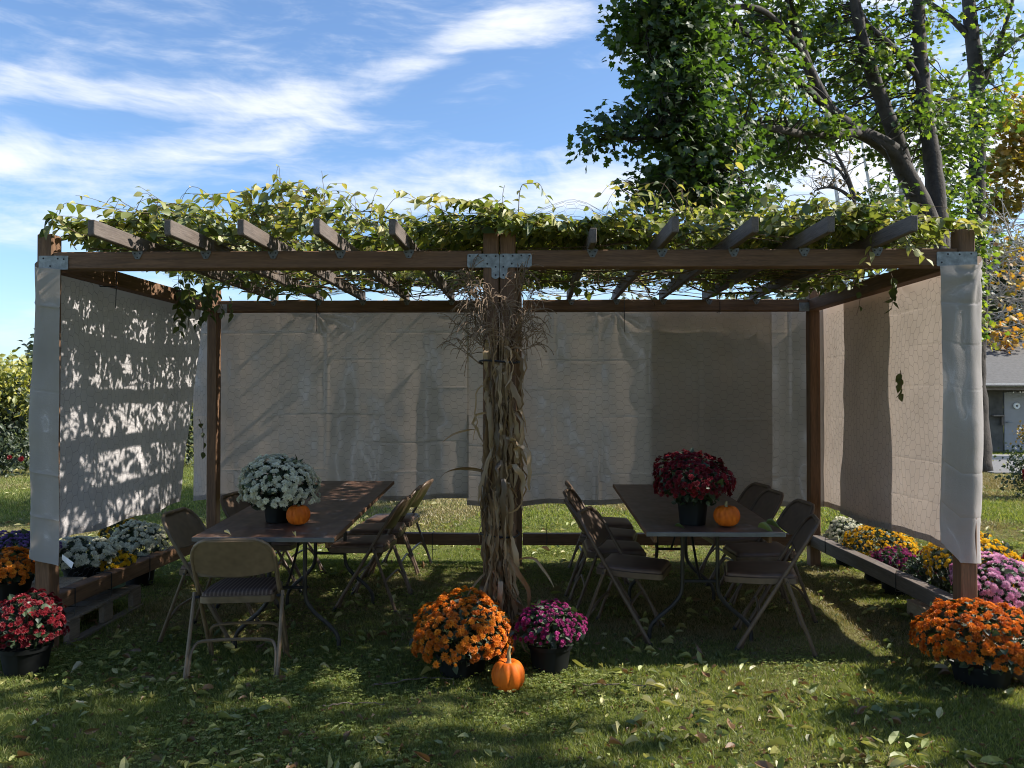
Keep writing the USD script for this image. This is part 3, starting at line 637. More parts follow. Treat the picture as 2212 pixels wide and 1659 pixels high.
# ------------------------------------------------------------------ zip ties
ZT = 'black zip ties on the pergola'
def zip_tie(label, c, axis, hw, hh, tail, ang=0.0):
    """loop round a timber with a loose tail; axis: run of the timber"""
    c = np.array(c, float)
    e = np.array([1.0, 0, 0]) if axis == 'y' else np.array([0, 1.0, 0]); z = np.array([0, 0, 1.0])
    loop = [c + sx * hw * e + sz * hh * z for sx, sz in ((-1, -1), (-1, 1), (1, 1), (1, -1), (-1, -1))]
    n = thing('zip_tie', label, 'zip tie', c)
    pts = np.vstack([np.linspace(a, b, 5)[:-1] for a, b in zip(loop[:-1], loop[1:])] + [loop[-1:]])
    obj('loop', tube(pts, .0032, 5), 'black_plastic', n)
    front = c - (e * hw if axis == 'x' else -e * hw * (1 if c[0] < 0 else -1)) + z * (-hh if tail < 0 else hh)
    tp = np.array([front + z * tail * t + np.array([math.sin(ang) * tail * t, -.012 * t, 0]) for t in np.linspace(0, 1, 6)])
    obj('tail', tube(tp, np.linspace(.0034, .0022, 6), 4), 'black_plastic', n)
def on_beam(px, y, z): return atY(px, 650, y)[0], y, z
zip_tie('zip tie round the left side beam, nearer the front post', (XL, 5.25, 2.272), 'y', .056, .056, -.16)
zip_tie('zip tie round the left side beam, nearer the back post', (XL, 6.38, 2.272), 'y', .056, .056, -.20)
zip_tie('zip tie with a long tail at the left part of the back beam', on_beam(688, YB, 2.272), 'x', .056, .056, -.17)
zip_tie('zip tie hanging from the back beam just right of the middle post', on_beam(1347, YB, 2.272), 'x', .056, .056, -.18)
zip_tie('short zip tie on the back beam near the right end', on_beam(1552, YB, 2.272), 'x', .056, .056, -.03)
zip_tie('zip tie on the back beam half hidden by the corn tassels', on_beam(1018, YB, 2.272), 'x', .056, .056, -.12)
for k, (y, lab) in enumerate(((4.80, 'zip tie round the left lower rail next to the front post'), (5.22, 'zip tie round the middle of the left lower rail'), (5.75, 'zip tie round the left lower rail beside the white flowers'))):
    zip_tie(lab, (XL, y, .257), 'y', .051, .056, -.06)
for y, lab in ((6.62, 'zip tie round the right lower rail close to the back post'), (5.35, 'zip tie round the middle of the right lower rail')):
    zip_tie(lab, (XR, y, .245), 'y', .051, .056, .03)
zip_tie('upright zip tie on the back lower rail left of the middle post', (atY(936, 1160, YB)[0], YB, .222), 'x', .051, .056, -.12)
zip_tie('upright zip tie on the back lower rail right of the middle post', (atY(1181, 1160, YB)[0], YB, .222), 'x', .051, .056, .06)

# ------------------------------------------------------------------ folding chairs
def puff(poly, levels, n=48):
    """stack of inset copies of a convex outline: levels (inset, z)"""
    ring = np.array([poly.exterior.interpolate(t, normalized=True).coords[0] for t in np.linspace(0, 1, n, endpoint=False)])
    c = ring.mean(0); rad = np.linalg.norm(ring - c, axis=1, keepdims=True)
    vs = [np.c_[c + (ring - c) * (1 - np.minimum(i / rad, .98)), np.full(n, z)] for i, z in levels]
    v = np.vstack(vs); f = []
    for k in range(len(levels) - 1):
        for j in range(n):
            p, q = k * n + j, k * n + (j + 1) % n
            f += [(p, q, q + n), (p, q + n, p + n)]
    for base, flip in ((0, True), ((len(levels) - 1) * n, False)):
        v = np.vstack([v, v[base:base + n].mean(0)]); ci = len(v) - 1
        for j in range(n):
            tr = (base + j, base + (j + 1) % n, ci); f.append(tr[::-1] if flip else tr)
    return v, np.array(f)
def make_chair(label, pad, paint, base, rz, group=None):
    """folding chair facing local +y: tall frame runs from the top of the back down to the front feet"""
    t = thing('folding_chair', label, 'folding chair', base, rz, group, local=True)
    hw, r = .213, .0115
    def at(z): return .245 - (.245 + .215) * z / .765          # y of the tall frame at height z
    zt = .765
    pts = [(hw, at(0), 0), (hw, at(.2), .2), (hw, at(.45), .45), (hw, at(.64), .64), (hw - .012, at(.70), .70), (hw - .05, at(.748), .748), (hw - .10, at(zt), zt)]
    pts = pts + [(-x, y, z) for x, y, z in pts[::-1]]
    pts = np.array(pts); pts[:, 1] -= .018 * np.clip((pts[:, 2] - .45) / .3, 0, 1) * (1 - (pts[:, 0] / hw) ** 2)
    obj('frame', tube(smooth_path(pts, 60), r, 10), paint, t, 40)
    # curved sheet back
    xs_ = np.linspace(-hw + .006, hw - .006, 19); w_ = np.linspace(0, 1, 9)
    XX, WW = np.meshgrid(xs_, w_, indexing='ij')
    topz = zt - .004 - .085 * np.clip((np.abs(XX) - .10) / .113, 0, 1) ** 2.2
    botz = .585 - .030 * (1 - (XX / hw) ** 2)
    ZZ = botz + (topz - botz) * WW
    YYc = .245 - .46 * ZZ / .765 - .030 * (1 - (XX / hw) ** 2) - .004
    P = np.stack([XX, YYc, ZZ], -1); N = np.zeros_like(P); N[..., 1] = 1; N[..., 2] = .5
    N /= np.linalg.norm(N, axis=-1, keepdims=True)
    bk = obj('backrest', thick_grid(P, N, .005), paint, t, 40)
    obj('rolled_edge', tube(P[:, 0, :] + [0, .002, 0], .0055, 6), paint, bk, 40)
    # seat: pressed pan with a rim, and an upholstered pad
    pol = Polygon([(-.190, -.125), (.190, -.125), (.200, .10), (.170, .285), (-.170, .285), (-.200, .10)]).buffer(-.03).buffer(.03)
    M = rotx(math.radians(-2.0))
    sp = obj('seat_pan', move(puff(pol, [(.012, .400), (0, .404), (0, .436), (.006, .440), (.03, .440)]), (0, 0, .003), M), paint, t, 40)
    obj('seat_pad', move(puff(pol.buffer(-.010), [(0, .438), (.000, .446), (.004, .456), (.014, .463), (.045, .468), (.10, .470)]), (0, 0, .003), M), pad, t, 50)
    for s in (-1, 1):
        a, b = np.array([s * .232, -.035, .455]), np.array([s * .236, -.205, 0.0])
        lg = obj('leg', tube(np.array([a + (b - a) * k for k in np.linspace(0, 1, 6)]), .0105, 8), paint, t, 40)
        obj('foot_cap', tube([b + (a - b) * .0, b + (a - b) * .06], .0135, 8), 'black_plastic', lg, 40)
        obj('foot_cap', tube([(s * hw, at(0), 0), (s * hw, at(.03), .03)], .014, 8), 'black_plastic', t, 40)
        obj('pivot', move(lathe([(0, -.02), (.008, -.02), (.008, .02), (0, .021)], 8), (s * .222, -.045, .43), roty(PI / 2)), 'bolt_dark', t)
    def arch(z, y0, y1, w):                                    # brace bent from tube
        q = [(w, y1, .10 * z), (w - .003, y1 + (y0 - y1) * .6, z * .72), (w - .03, y0, z * .96), (w - .07, y0, z), (0, y0, z + .004)]
        q = q + [(-x, y, zz) for x, y, zz in q[-2::-1]]
        return tube(smooth_path(q, 36), .0085, 8)
    obj('brace', arch(.215, -.115, -.19, .222), paint, t, 40)
    obj('brace', arch(.24, .105, .205, .200), paint, t, 40)
    return t
def gz0(x, y): return float(ground_z(np.array([x]), np.array([y]))[0])
fc = atY(508, 1440, 4.24)
make_chair('beige folding chair with striped seat, back to the camera before the left table', 'striped_cloth', 'chair_paint', (-1.595, 4.325, gz0(-1.56, 4.4) - .03), math.radians(7))
chair = make_chair('brown folding chair nearest the camera on the right side of the left table', 'seat_vinyl', 'chair_paint_brown', (-1.13, 5.16, -.005), PI / 2 + .05, 'brown folding chairs along the tables')
G2 = 'brown folding chairs along the tables'
for x, y, a, lab in [(-1.13, 5.68, PI / 2 - .03, 'second folding chair from the camera on the right side of the left table'), (-1.12, 6.22, PI / 2 + .06, 'third folding chair from the camera on the right side of the left table'),
                     (-1.08, 6.76, PI / 2 - .04, 'farthest folding chair on the right side of the left table, by the back rail'),
                     (-1.97, 5.78, -PI / 2 - .05, 'folding chair on the left side of the left table, half hidden behind the white flowers'), (-1.95, 6.38, -PI / 2, 'farthest folding chair on the left side of the left table'),
                     (.50, 5.02, -PI / 2 - .32, 'folding chair turned outwards, nearest the camera on the left side of the right table'), (.50, 5.52, -PI / 2 - .10, 'second folding chair from the camera on the left side of the right table'),
                     (.52, 6.07, -PI / 2 - .05, 'third folding chair from the camera on the left side of the right table'), (.53, 6.62, -PI / 2 + .05, 'farthest folding chair on the left side of the right table'),
                     (1.47, 4.82, PI / 2 - .12, 'folding chair nearest the camera on the right side of the right table'), (1.61, 5.46, PI / 2 + .06, 'second folding chair from the camera on the right side of the right table'),
                     (1.62, 6.02, PI / 2 - .05, 'third folding chair from the camera on the right side of the right table'), (1.64, 6.52, PI / 2 + .05, 'farthest folding chair on the right side of the right table')]:
    jx, jy, ja = np.random.default_rng(int(x * 100 + y * 1000) % 997 + 5).normal(0, 1, 3)
    copy_of(chair, (x + jx * .025, y + jy * .02, -.006), a + ja * .07, lab, group=G2, cat='folding chair')
make_chair('beige folding chair facing right between the left rail and the left table', 'seat_vinyl', 'chair_paint', (-2.02, 4.94, -.005), -PI / 2 - .04)

# ------------------------------------------------------------------ tables
def make_table(label, cx, y0, zf, zr, L=1.83, w=.76):
    t = thing('folding_table', label, 'folding table', (cx, y0 + L / 2, 0))
    tilt = math.atan2(zr - zf, L); M = rotx(tilt); c = np.array([cx, y0, zf])
    def put(m): return move(move(m, (0, 0, 0), M), c)
    obj('table_top', put(move(cbox(w - .006, L - .006, .018, .002), (0, L / 2, -.008))), 'table_laminate', t)
    for a in (-1, 1):
        obj('edge_band', put(move(cbox(.005, L, .024, .0015), (a * (w / 2 - .0005), L / 2, -.0115))), 'stained_timber_y', t)
        obj('edge_band', put(move(cbox(w + .004, .005, .024, .0015), (0, L / 2 + a * L / 2, -.0115))), 'edge_band', t)
        obj('apron', put(move(cbox(.02, L - .16, .05, .002), (a * (w / 2 - .06), L / 2, -.050))), 'stained_timber_y', t)
    for yl, sgn in ((.42, 1), (L - .42, -1)):
        zt = zf + (zr - zf) * yl / L - .03
        for s in (-1, 1):
            pts = [(cx + s * .105, y0 + yl, zt), (cx + s * .105, y0 + yl, .36), (cx + s * .112, y0 + yl, .30), (cx + s * .15, y0 + yl, .24), (cx + s * .26, y0 + yl, .14), (cx + s * .295, y0 + yl, .095), (cx + s * .305, y0 + yl, .05), (cx + s * .305, y0 + yl, 0)]
            obj('leg', tube(smooth_path(pts, 40), .0125, 8), 'table_metal', t, 40)
        obj('crossbar', tube([(cx - .105, y0 + yl, .37), (cx + .105, y0 + yl, .37)], .010, 8), 'table_metal', t, 40)
        obj('leg_plate', put(move(cbox(.5, .05, .012, .002), (0, yl, -.026))), 'table_metal', t)
        br = smooth_path([(cx, y0 + yl, .38), (cx, y0 + yl + sgn * .12, .47), (cx, y0 + yl + sgn * .26, zt - .10), (cx, y0 + yl + sgn * .36, zt + .01 + (zr - zf) * sgn * .36 / L)], 16)
        obj('strut', tube(br, .008, 8), 'table_metal', t, 40)
    return lambda x, y: zf + (zr - zf) * (y - y0) / L + .0015
lt = make_table('brown laminate folding table in the left bay, holding the white flowers', -1.43, 4.20, .735, .835)
rt = make_table('brown laminate folding table in the right bay, holding the dark red flowers', 1.01, 4.42, .735, .79)

# ------------------------------------------------------------------ pumpkins
def pumpkin(label, x, y, z, r, h, ribs, stem, seed):
    t = thing('pumpkin', label, 'pumpkin', (x, y, z))
    nu, nv = 96, 28; ph = np.arange(nu) * 2 * PI / nu; th = np.linspace(0.02, PI - .02, nv)
    rg = np.random.default_rng(seed)
    PH, TH = np.meshgrid(ph, th, indexing='ij')
    rib = 1 - .075 * np.abs(np.cos(PH * ribs / 2 + .15 * np.sin(PH * 3))) ** 6 - .015 * np.sin(PH * 2 + seed)
    rr = np.sin(TH) ** .82 * r * rib
    zz = h / 2 * (1 + np.cos(TH)) - .16 * h * np.exp(-(np.sin(TH) / .30) ** 2) * np.sign(np.cos(TH)) * (np.cos(TH) > 0) + .06 * h * np.exp(-(np.sin(TH) / .3) ** 2) * (np.cos(TH) < 0)
    P = np.stack([x + rr * np.cos(PH), y + rr * np.sin(PH), z + zz], -1)
    v, f = grid(np.vstack([P, P[:1]]))
    obj('shell', (v, f[:, ::-1]), 'pumpkin_skin', t, True)
    st = [np.array([x, y, z + h * .80]) + np.array(s) for s in stem]
    K = 12; pth = smooth_path(st, K)
    v, f = tube(pth, np.r_[r * .30, r * .2, np.linspace(r * .14, r * .085, K - 3), r * .10], 10)
    obj('stem', (v, f), 'pumpkin_stem', t, True)
pumpkin('large orange pumpkin on the grass in front of the orange and magenta mums', -.122, 4.02, gz0(-.12, 4.0) - .004, .086, .165, 9, [(0, 0, 0), (.004, 0, .03), (.002, .005, .06), (.012, .01, .092)], 1)
pumpkin('small orange pumpkin on the left table beside the white flowers', -1.33, 4.50, lt(0, 4.50), .068, .118, 11, [(0, 0, 0), (.0, .01, .012), (-.004, .015, .018)], 2)
pumpkin('small orange pumpkin with a thin stem on the right table beside the dark red flowers', 1.108, 4.58, rt(0, 4.58), .075, .125, 10, [(0, 0, 0), (-.004, 0, .02), (-.002, 0, .045)], 3)

# ------------------------------------------------------------------ potted chrysanthemums
def bloom(rng, deep=0.35):
    """one chrysanthemum head, radius 1, petals in three rows: about 50 triangles"""
    v, f = [], []
    for n, r, z, w, a0 in ((11, 1.0, -.08, .19, 0), (9, .80, .24, .19, .3), (5, .48, .48, .20, .1)):
        for i in range(n):
            a = 2 * PI * (i + a0) / n + rng.normal(0, .08); rr = r * rng.uniform(.85, 1.12); c, s = math.cos(a), math.sin(a)
            b = len(v); zt = z + rng.normal(0, .07)
            for x, yv, zz in ((.06, 0, deep * .2), (.62 * rr, w, deep * .45 + zt * .6), (rr, 0, zt), (.62 * rr, -w, deep * .45 + zt * .6)):
                v.append((x * c - yv * s, x * s + yv * c, zz))
            f += [(b, b + 1, b + 2), (b, b + 2, b + 3)]
    return np.array(v), np.array(f)
BLOOMS = [bloom(np.random.default_rng(90 + k)) for k in range(6)]
MLEAF = ovate(.75, .2, .25)
def mum(label, x, y, z0, color, Rr, ztop, n, fr, pot_r, pot_h, pot='pot_plastic', seed=0, cover=108, zlow=None, leaf_only=False, squash=None, lean=(0, 0)):
    rg = np.random.default_rng(1000 + seed)
    t = thing('chrysanthemum', label, 'potted mum', (x, y, z0))
    if pot_h > 0:
        prof = [(0, .004), (pot_r * .80, 0), (pot_r * .82, .006), (pot_r * .97, pot_h * .84), (pot_r * 1.05, pot_h * .85), (pot_r * 1.06, pot_h), (pot_r * .99, pot_h), (pot_r * .95, pot_h * .9), (0, pot_h * .88)]
        p = obj('pot', lathe(prof, 28, (x, y, z0)), pot, t, 35)
    zl = zlow if zlow is not None else z0 + pot_h + .01
    H = squash or (ztop - zl) * .72; zc = ztop - H
    lean = tuple(rg.normal(0, .022, 2)) if lean == (0, 0) else lean
    C = np.array([x, y, zc]); E = np.array([Rr * rg.uniform(.93, 1.06), Rr * rg.uniform(.93, 1.06), H])
    # foliage inside the dome and round its skirt
    nl = int(380 * (Rr / .2) ** 2); d = rdir(nl, rg); d[:, 2] = np.where(d[:, 2] < -.62, -d[:, 2], d[:, 2])
    pos = C + d * E * rg.uniform(.55, .97, (nl, 1)) + np.c_[np.full(nl, lean[0]), np.full(nl, lean[1]), 0 * d[:, 0]] * d[:, 2:3]
    low = pos[:, 2] < zc; pos[low, :2] = (pos[low, :2] - C[:2]) * (.62 + .38 * np.clip((pos[low, 2:3] - zl) / max(zc - zl, .02), 0, 1)) + C[:2]
    pos[:, 2] = np.maximum(pos[:, 2], z0 + .02)
    M = frames(d + rdir(nl, rg) * .6 + [0, 0, .5], d * [1, 1, .3] + rdir(nl, rg) * .7)
    tone = np.repeat(rg.uniform(0, 1, nl), len(MLEAF[0]))
    obj('foliage', stamp(MLEAF, M, pos, rg.uniform(.028, .055, nl)), 'mum_leaf', t, tone=tone, kind='stuff')
    nst = 26; d = rdir(nst, rg); d[:, 2] = np.abs(d[:, 2]) * .8 + .2
    stems = [tube([(x + d[k, 0] * pot_r * .4, y + d[k, 1] * pot_r * .4, z0 + pot_h * .85), C + d[k] * E * [.5, .5, .4], C + d[k] * E * .92], .0022, 4) for k in range(nst)]
    obj('stem', join(stems), 'mum_leaf', t, tone=.3, kind='stuff')
    if leaf_only:
        # closed buds among the leaves
        nb = 90; d = rdir(nb, rg); d[:, 2] = np.abs(d[:, 2])
        bud = tri(trimesh.creation.icosphere(subdivisions=0, radius=1.0))
        obj('bud', stamp(bud, np.tile(np.eye(3), (nb, 1, 1)), C + d * E * 1.0, rg.uniform(.006, .010, nb)), 'mum_leaf', t, tone=np.repeat(rg.uniform(.6, 1, nb), 12), kind='stuff')
        return t
    i = np.arange(n) + .5; cosmax = math.cos(math.radians(cover))
    ct = 1 - i / n * (1 - cosmax); st = np.sqrt(np.maximum(0, 1 - ct * ct)); ph = i * PI * (1 + 5 ** .5) + rg.normal(0, .12, n)
    d = np.stack([st * np.cos(ph), st * np.sin(ph), ct], -1) + rg.normal(0, .06, (n, 3)); d /= np.linalg.norm(d, axis=1, keepdims=True)
    lump = (meshkit.noise(d * 2.2 + seed * 7.7, seed) - .5) * .34 + (meshkit.noise(d * 5.5 + seed * 2.7, seed + 3) - .5) * .12
    gap = meshkit.noise(d * 3.4 + seed * 3.3 + 9, seed + 1)
    keep = gap > np.interp(d[:, 2], [-.4, .1, .6, 1], [.42, .24, .06, .03])
    d, lump = d[keep], lump[keep]
    pos = C + d * E * (1 + lump[:, None] + rg.normal(0, .028, (len(d), 1))) + np.c_[np.full(len(d), lean[0]), np.full(len(d), lean[1]), np.zeros(len(d))] * d[:, 2:3]
    nrm = d / E; nrm /= np.linalg.norm(nrm, axis=1, keepdims=True); nrm = nrm + rdir(len(d), rg) * .28 + [0, 0, .22]
    M = frames(nrm, np.cross(nrm, rdir(len(d), rg)))
    sc = fr * rg.choice([.55, .8, 1.0, 1.15, 1.3], len(d), p=[.08, .2, .32, .28, .12])
    order = np.argsort(np.linalg.norm(pos - [0, 0, EYE], axis=1))
    for k in order[:290]:
        tp = BLOOMS[k % 6]
        obj('flower', stamp(tp, M[k:k + 1], pos[k:k + 1], sc[k:k + 1]), 'petal_' + color, t, tone=float(np.clip(rg.normal(.5, .32), 0, 1)))
    if len(order) > 290:
        parts = [(stamp(BLOOMS[0], M[order[290:]], pos[order[290:]], sc[order[290:]]))]
        obj('flowers', parts[0], 'petal_' + color, t, tone=np.repeat(rg.uniform(0, 1, len(order) - 290), len(BLOOMS[0][0])), kind='stuff')
    return t
g = gz0
mum('big mum with bright orange flowers at the foot of the corn-stalk post', -.375, 4.24, g(-.37, 4.2), 'orange', .272, .415, 660, .0195, .14, .12, seed=1, cover=106, squash=.205)
mum('magenta mum in a dark pot, right of the big orange mum at the middle post', .095, 4.30, g(.1, 4.3), 'magenta', .185, .375, 260, .0140, .115, .15, seed=2, cover=100)
mum('burnt orange mum in front of the front right post, next to the pallet', 2.335, 4.22, g(2.3, 4.2), 'burnt_orange', .305, .405, 700, .0195, .15, .12, seed=3, cover=104, squash=.20)
mum('white mum in a black pot on the left table', -1.475, 4.60, lt(0, 4.6), 'white', .225, 1.135, 560, .0185, .088, .155, seed=4, cover=112, zlow=.87)
mum('dark red mum in a black pot on the right table', .93, 4.66, rt(0, 4.66), 'dark_red', .232, 1.155, 600, .0165, .09, .16, seed=5, cover=106, zlow=.90)
mum('red mum in front of the front left post', -2.735, 4.25, g(-2.7, 4.2), 'red', .195, .43, 420, .0155, .125, .15, seed=6, cover=105)
mum('white mum with big heads outside the left rail, closest to the front left post', -3.10, 5.42, .15, 'white', .215, .50, 190, .026, .12, .17, seed=7, cover=104)
mum('fuller white mum farther back outside the left rail, beside the beige chair', -3.05, 6.12, .02, 'white', .215, .50, 330, .021, .12, .17, seed=8, cover=106)
mum('yellow mum in a pale green pot between the two white mums by the left rail', -2.93, 5.52, .15, 'yellow', .13, .385, 130, .019, .09, .13, 'pot_green', seed=9, cover=105)
mum('small yellow mum just showing behind the farther white mum at the left rail', -3.42, 6.55, .02, 'yellow', .16, .50, 130, .018, .1, .15, seed=10)
mum('lilac mum at the left edge, behind the orange one and left of the wrapped post', -3.32, 5.05, .30, 'purple', .24, .60, 400, .0155, .12, .15, seed=11)
mum('orange mum at the left edge, left of the wrapped front post', -3.10, 4.66, .28, 'orange', .19, .575, 330, .0195, .12, .12, seed=12, cover=112)
mum('white mum by the back right post, outside the right rail', 2.74, 7.0, .02, 'white', .20, .42, 380, .017, .12, .14, seed=13)
mum('yellow mum outside the right rail, between the white and the magenta ones', 2.76, 6.42, .02, 'yellow', .25, .455, 560, .0145, .13, .15, seed=14)
mum('magenta mum outside the right rail, in front of the yellow one', 2.71, 6.0, .0, 'magenta', .195, .355, 330, .014, .12, .13, seed=15)
mum('green mum still in bud outside the right rail', 2.74, 5.52, .0, 'magenta', .21, .385, 0, .014, .12, .13, seed=16, leaf_only=True)
mum('rusty red mum behind the budding one, outside the right rail', 3.02, 5.95, .0, 'dark_red', .20, .40, 240, .016, .12, .13, seed=17)
mum('bright yellow mum behind the front right post, above the pink one', 2.87, 5.28, .12, 'yellow', .262, .575, 560, .017, .13, .17, seed=18)
mum('pink mum on the pallet, right of the front right post', 2.81, 4.88, .12, 'pink', .265, .515, 430, .0205, .13, .15, seed=19, cover=110)
mum('dark red mum at the right edge behind the pink one', 3.27, 5.15, .12, 'dark_red', .20, .50, 230, .018, .12, .15, seed=20)
mum('tall dark red mum on the lawn at the right edge of the picture', 4.05, 6.35, .45, 'red', .17, 1.02, 240, .024, .13, .14, seed=21, squash=.19)
# the stand that carries it
st = thing('plant_stand', 'slim metal plant stand under the tall dark red mum at the right edge', 'plant stand', (4.05, 6.35, 0))
obj('tray', lathe([(0, .43), (.15, .43), (.155, .445), (.14, .448), (0, .446)], 24, (4.05, 6.35, 0)), 'table_metal', st, 30)
for k in range(3):
    a = k * 2 * PI / 3 + .4
    obj('leg', tube([(4.05 + .12 * math.cos(a), 6.35 + .12 * math.sin(a), .435), (4.05 + .17 * math.cos(a), 6.35 + .17 * math.sin(a), -.03)], .008, 6), 'table_metal', st)

# ------------------------------------------------------------------ pallets
def pallet(label, x0, x1, y0, y1, h, seed, nb=6, blocks=False):
    lk = 'pallet_wood_dark' if blocks else 'pallet_wood'
    t = thing('pallet', label, 'pallet', ((x0 + x1) / 2, (y0 + y1) / 2, 0))
    bw = (y1 - y0) / nb
    for k in range(nb):
        obj('deck_board', warp(bx(x0, x1, y0 + k * bw + .008, y0 + (k + 1) * bw - .012, h - .018, h, .002), .006, seed + k), lk, t)
    for k, x in enumerate((x0, (x0 + x1) / 2 - .02, x1 - .04)):
        if blocks:
            for yb in (y0 + .005, (y0 + y1) / 2 - .05, y1 - .115):
                obj('block', warp(bx(x + .003, x + .04, yb, yb + .11, .017, h - .0205, .002), .004, seed + 60 + k), lk, t)
            obj('lead_board', warp(bx(x + .002, x + .06, y0 + .004, y1 - .004, -.006, .0155, .002), .004, seed + 40 + k), lk, t)
            continue
        obj('stringer', warp(bx(x + .003, x + .04, y0 + .01, y1 - .01, .017, h - .0185, .002), .005, seed + 20 + k), lk, t)
    for k in range(0 if blocks else 3):
        y = y0 + k * (y1 - y0 - .1) / 2
        obj('bottom_board', warp(bx(x0 + .01, x1, y, y + .095, -.004, .0165, .002), .004, seed + 30 + k), lk, t)
    return t
pallet('weathered pallet under the white mums beside the left rail', -3.72, -2.765, 4.70, 5.58, .150, 300, 6, True)
pallet('pale wooden pallet under the pink mum at the right edge', 2.515, 3.6, 4.12, 5.45, .118, 340, 8)

# stand of a second pallet carrying the lilac and orange mums on the left
t = thing('crate', 'low wooden crate under the lilac and orange mums at the left edge', 'crate', (-3.25, 4.8, 0))
for k in range(4):
    obj('slat', warp(bx(-3.62, -2.96, 4.46 + k * .2, 4.64 + k * .2, .262, .278, .002), .004, 400 + k), 'pallet_wood', t)
for k, (x, y) in enumerate(((-3.60, 4.48), (-2.99, 4.48), (-3.60, 5.2), (-2.99, 5.2))):
    obj('leg', bx(x - .02, x + .02, y - .02, y + .02, -.02, .26, .002), 'pallet_wood', t)
for k in range(2):
    obj('side_slat', warp(bx(-3.62, -2.96, 4.438, 4.456, .06 + k * .09, .13 + k * .09, .002), .004, 410 + k), 'pallet_wood', t)

# ------------------------------------------------------------------ corn stalks on the middle post
rg = np.random.default_rng(55)
cs = thing('corn_stalk_bundle', 'dried corn stalks with tassels tied upright round the middle front post', 'corn stalks', (-.19, 4.5, 0))
cxm = -.188
for k in range(20):
    a = rg.uniform(-1.05 * PI, .05 * PI); rad = rg.uniform(.03, .085)
    x = cxm + math.cos(a) * rad * 1.0; y = YF - .02 + math.sin(a) * rad * .9; y = min(y, 4.535) if abs(x - cxm) < .1 else y
    z0 = rg.uniform(.04, .35); z1 = rg.uniform(1.55, 2.0)
    zs = np.linspace(z0, z1, 15); spread = np.interp(zs, [0, .7, 1.68, 2.0], [1.05, .95, .8, 1.3])
    px_ = cxm + (x - cxm) * spread + (meshkit.noise(np.c_[zs * 2, 0 * zs + k, 0 * zs], 3) - .5) * .03
    py_ = y - np.interp(zs, [0, .7, 1.2, 1.68, 2.0], [.03, .0, .02, .0, .03]) + (meshkit.noise(np.c_[zs * 2, 0 * zs + k, 0 * zs + 4], 3) - .5) * .02
    rr = rg.uniform(.007, .0125) * (1 - .45 * (zs - z0) / (z1 - z0)) * (1 + .22 * (np.arange(15) % 3 == 0))
    obj('stalk', tube(np.c_[px_, py_, zs], rr, 7), 'corn_stalk', cs, 50)
def ribbon(P, w, tw, rng):
    P = np.asarray(P); K = len(P); T = np.gradient(P, axis=0); T /= np.linalg.norm(T, axis=1, keepdims=True)
    a = rng.uniform(0, 2 * PI); ref = np.array([math.cos(a), math.sin(a), .2]); s = np.cross(T, ref); s /= np.maximum(np.linalg.norm(s, axis=1, keepdims=True), 1e-6); n = np.cross(s, T)
    an = np.linspace(0, tw, K)[:, None]; s2 = s * np.cos(an) + n * np.sin(an); n2 = np.cross(s2, T)
    ww = (w * np.sin(np.linspace(.12, 1, K) * PI * .98) ** .6)[:, None]
    return grid(np.stack([P - s2 * ww / 2, P + n2 * ww * .18, P + s2 * ww / 2], 1))
for k in range(150):
    a = rg.uniform(-1.05 * PI, .05 * PI); z = rg.uniform(.22, 1.78); L = rg.uniform(.10, .42); out = rg.uniform(.005, .04) if k % 6 else rg.uniform(.06, .12)
    c, s = math.cos(a), math.sin(a); up = rg.uniform(-.06, .14)
    x, y = cxm + c * .062, 4.545 + min(s, .0) * .075 - .008
    pts = [(x, y, z), (x + c * out * .5, y + s * out * .4 - .008, z + up * .5), (x + c * out, y + s * out * .6 - .012, z + up * .4 - L * .25), (x + c * out * rg.uniform(.6, 1.2), y + s * out * .5 - rg.uniform(0, .02), z - L * .7), (x + c * out * rg.uniform(.2, 1.5), y + s * out * .5 - .01, z - L)]
    pts = [(p[0], p[1], max(p[2], .03)) for p in pts]
    P = smooth_path(pts, 12) + rg.normal(0, .005, (12, 3))
    obj('husk_leaf', ribbon(P, rg.uniform(.012, .036), rg.normal(0, 2.4), rg), 'corn_husk', cs, True, tone=float(rg.uniform(0, 1)))
for k in range(34):
    x = cxm + rg.uniform(-.085, .085); z = rg.uniform(.4, 1.75); L = rg.uniform(.12, .34); sl = rg.normal(0, .8); y = 4.485 - rg.uniform(0, .03)
    pts = [(x + sl * L * t * (1 - .4 * t), y - .02 * math.sin(t * 3), max(z - L * t, .05)) for t in (0, .33, .66, 1)]
    pts = [(np.clip(p[0], cxm - .17, cxm + .17), p[1], p[2]) for p in pts]
    obj('husk_leaf', ribbon(smooth_path(pts, 12) + rg.normal(0, .003, (12, 3)), rg.uniform(.015, .04), rg.normal(0, 1.5), rg), 'corn_husk', cs, True, tone=float(rg.uniform(.2, 1)))
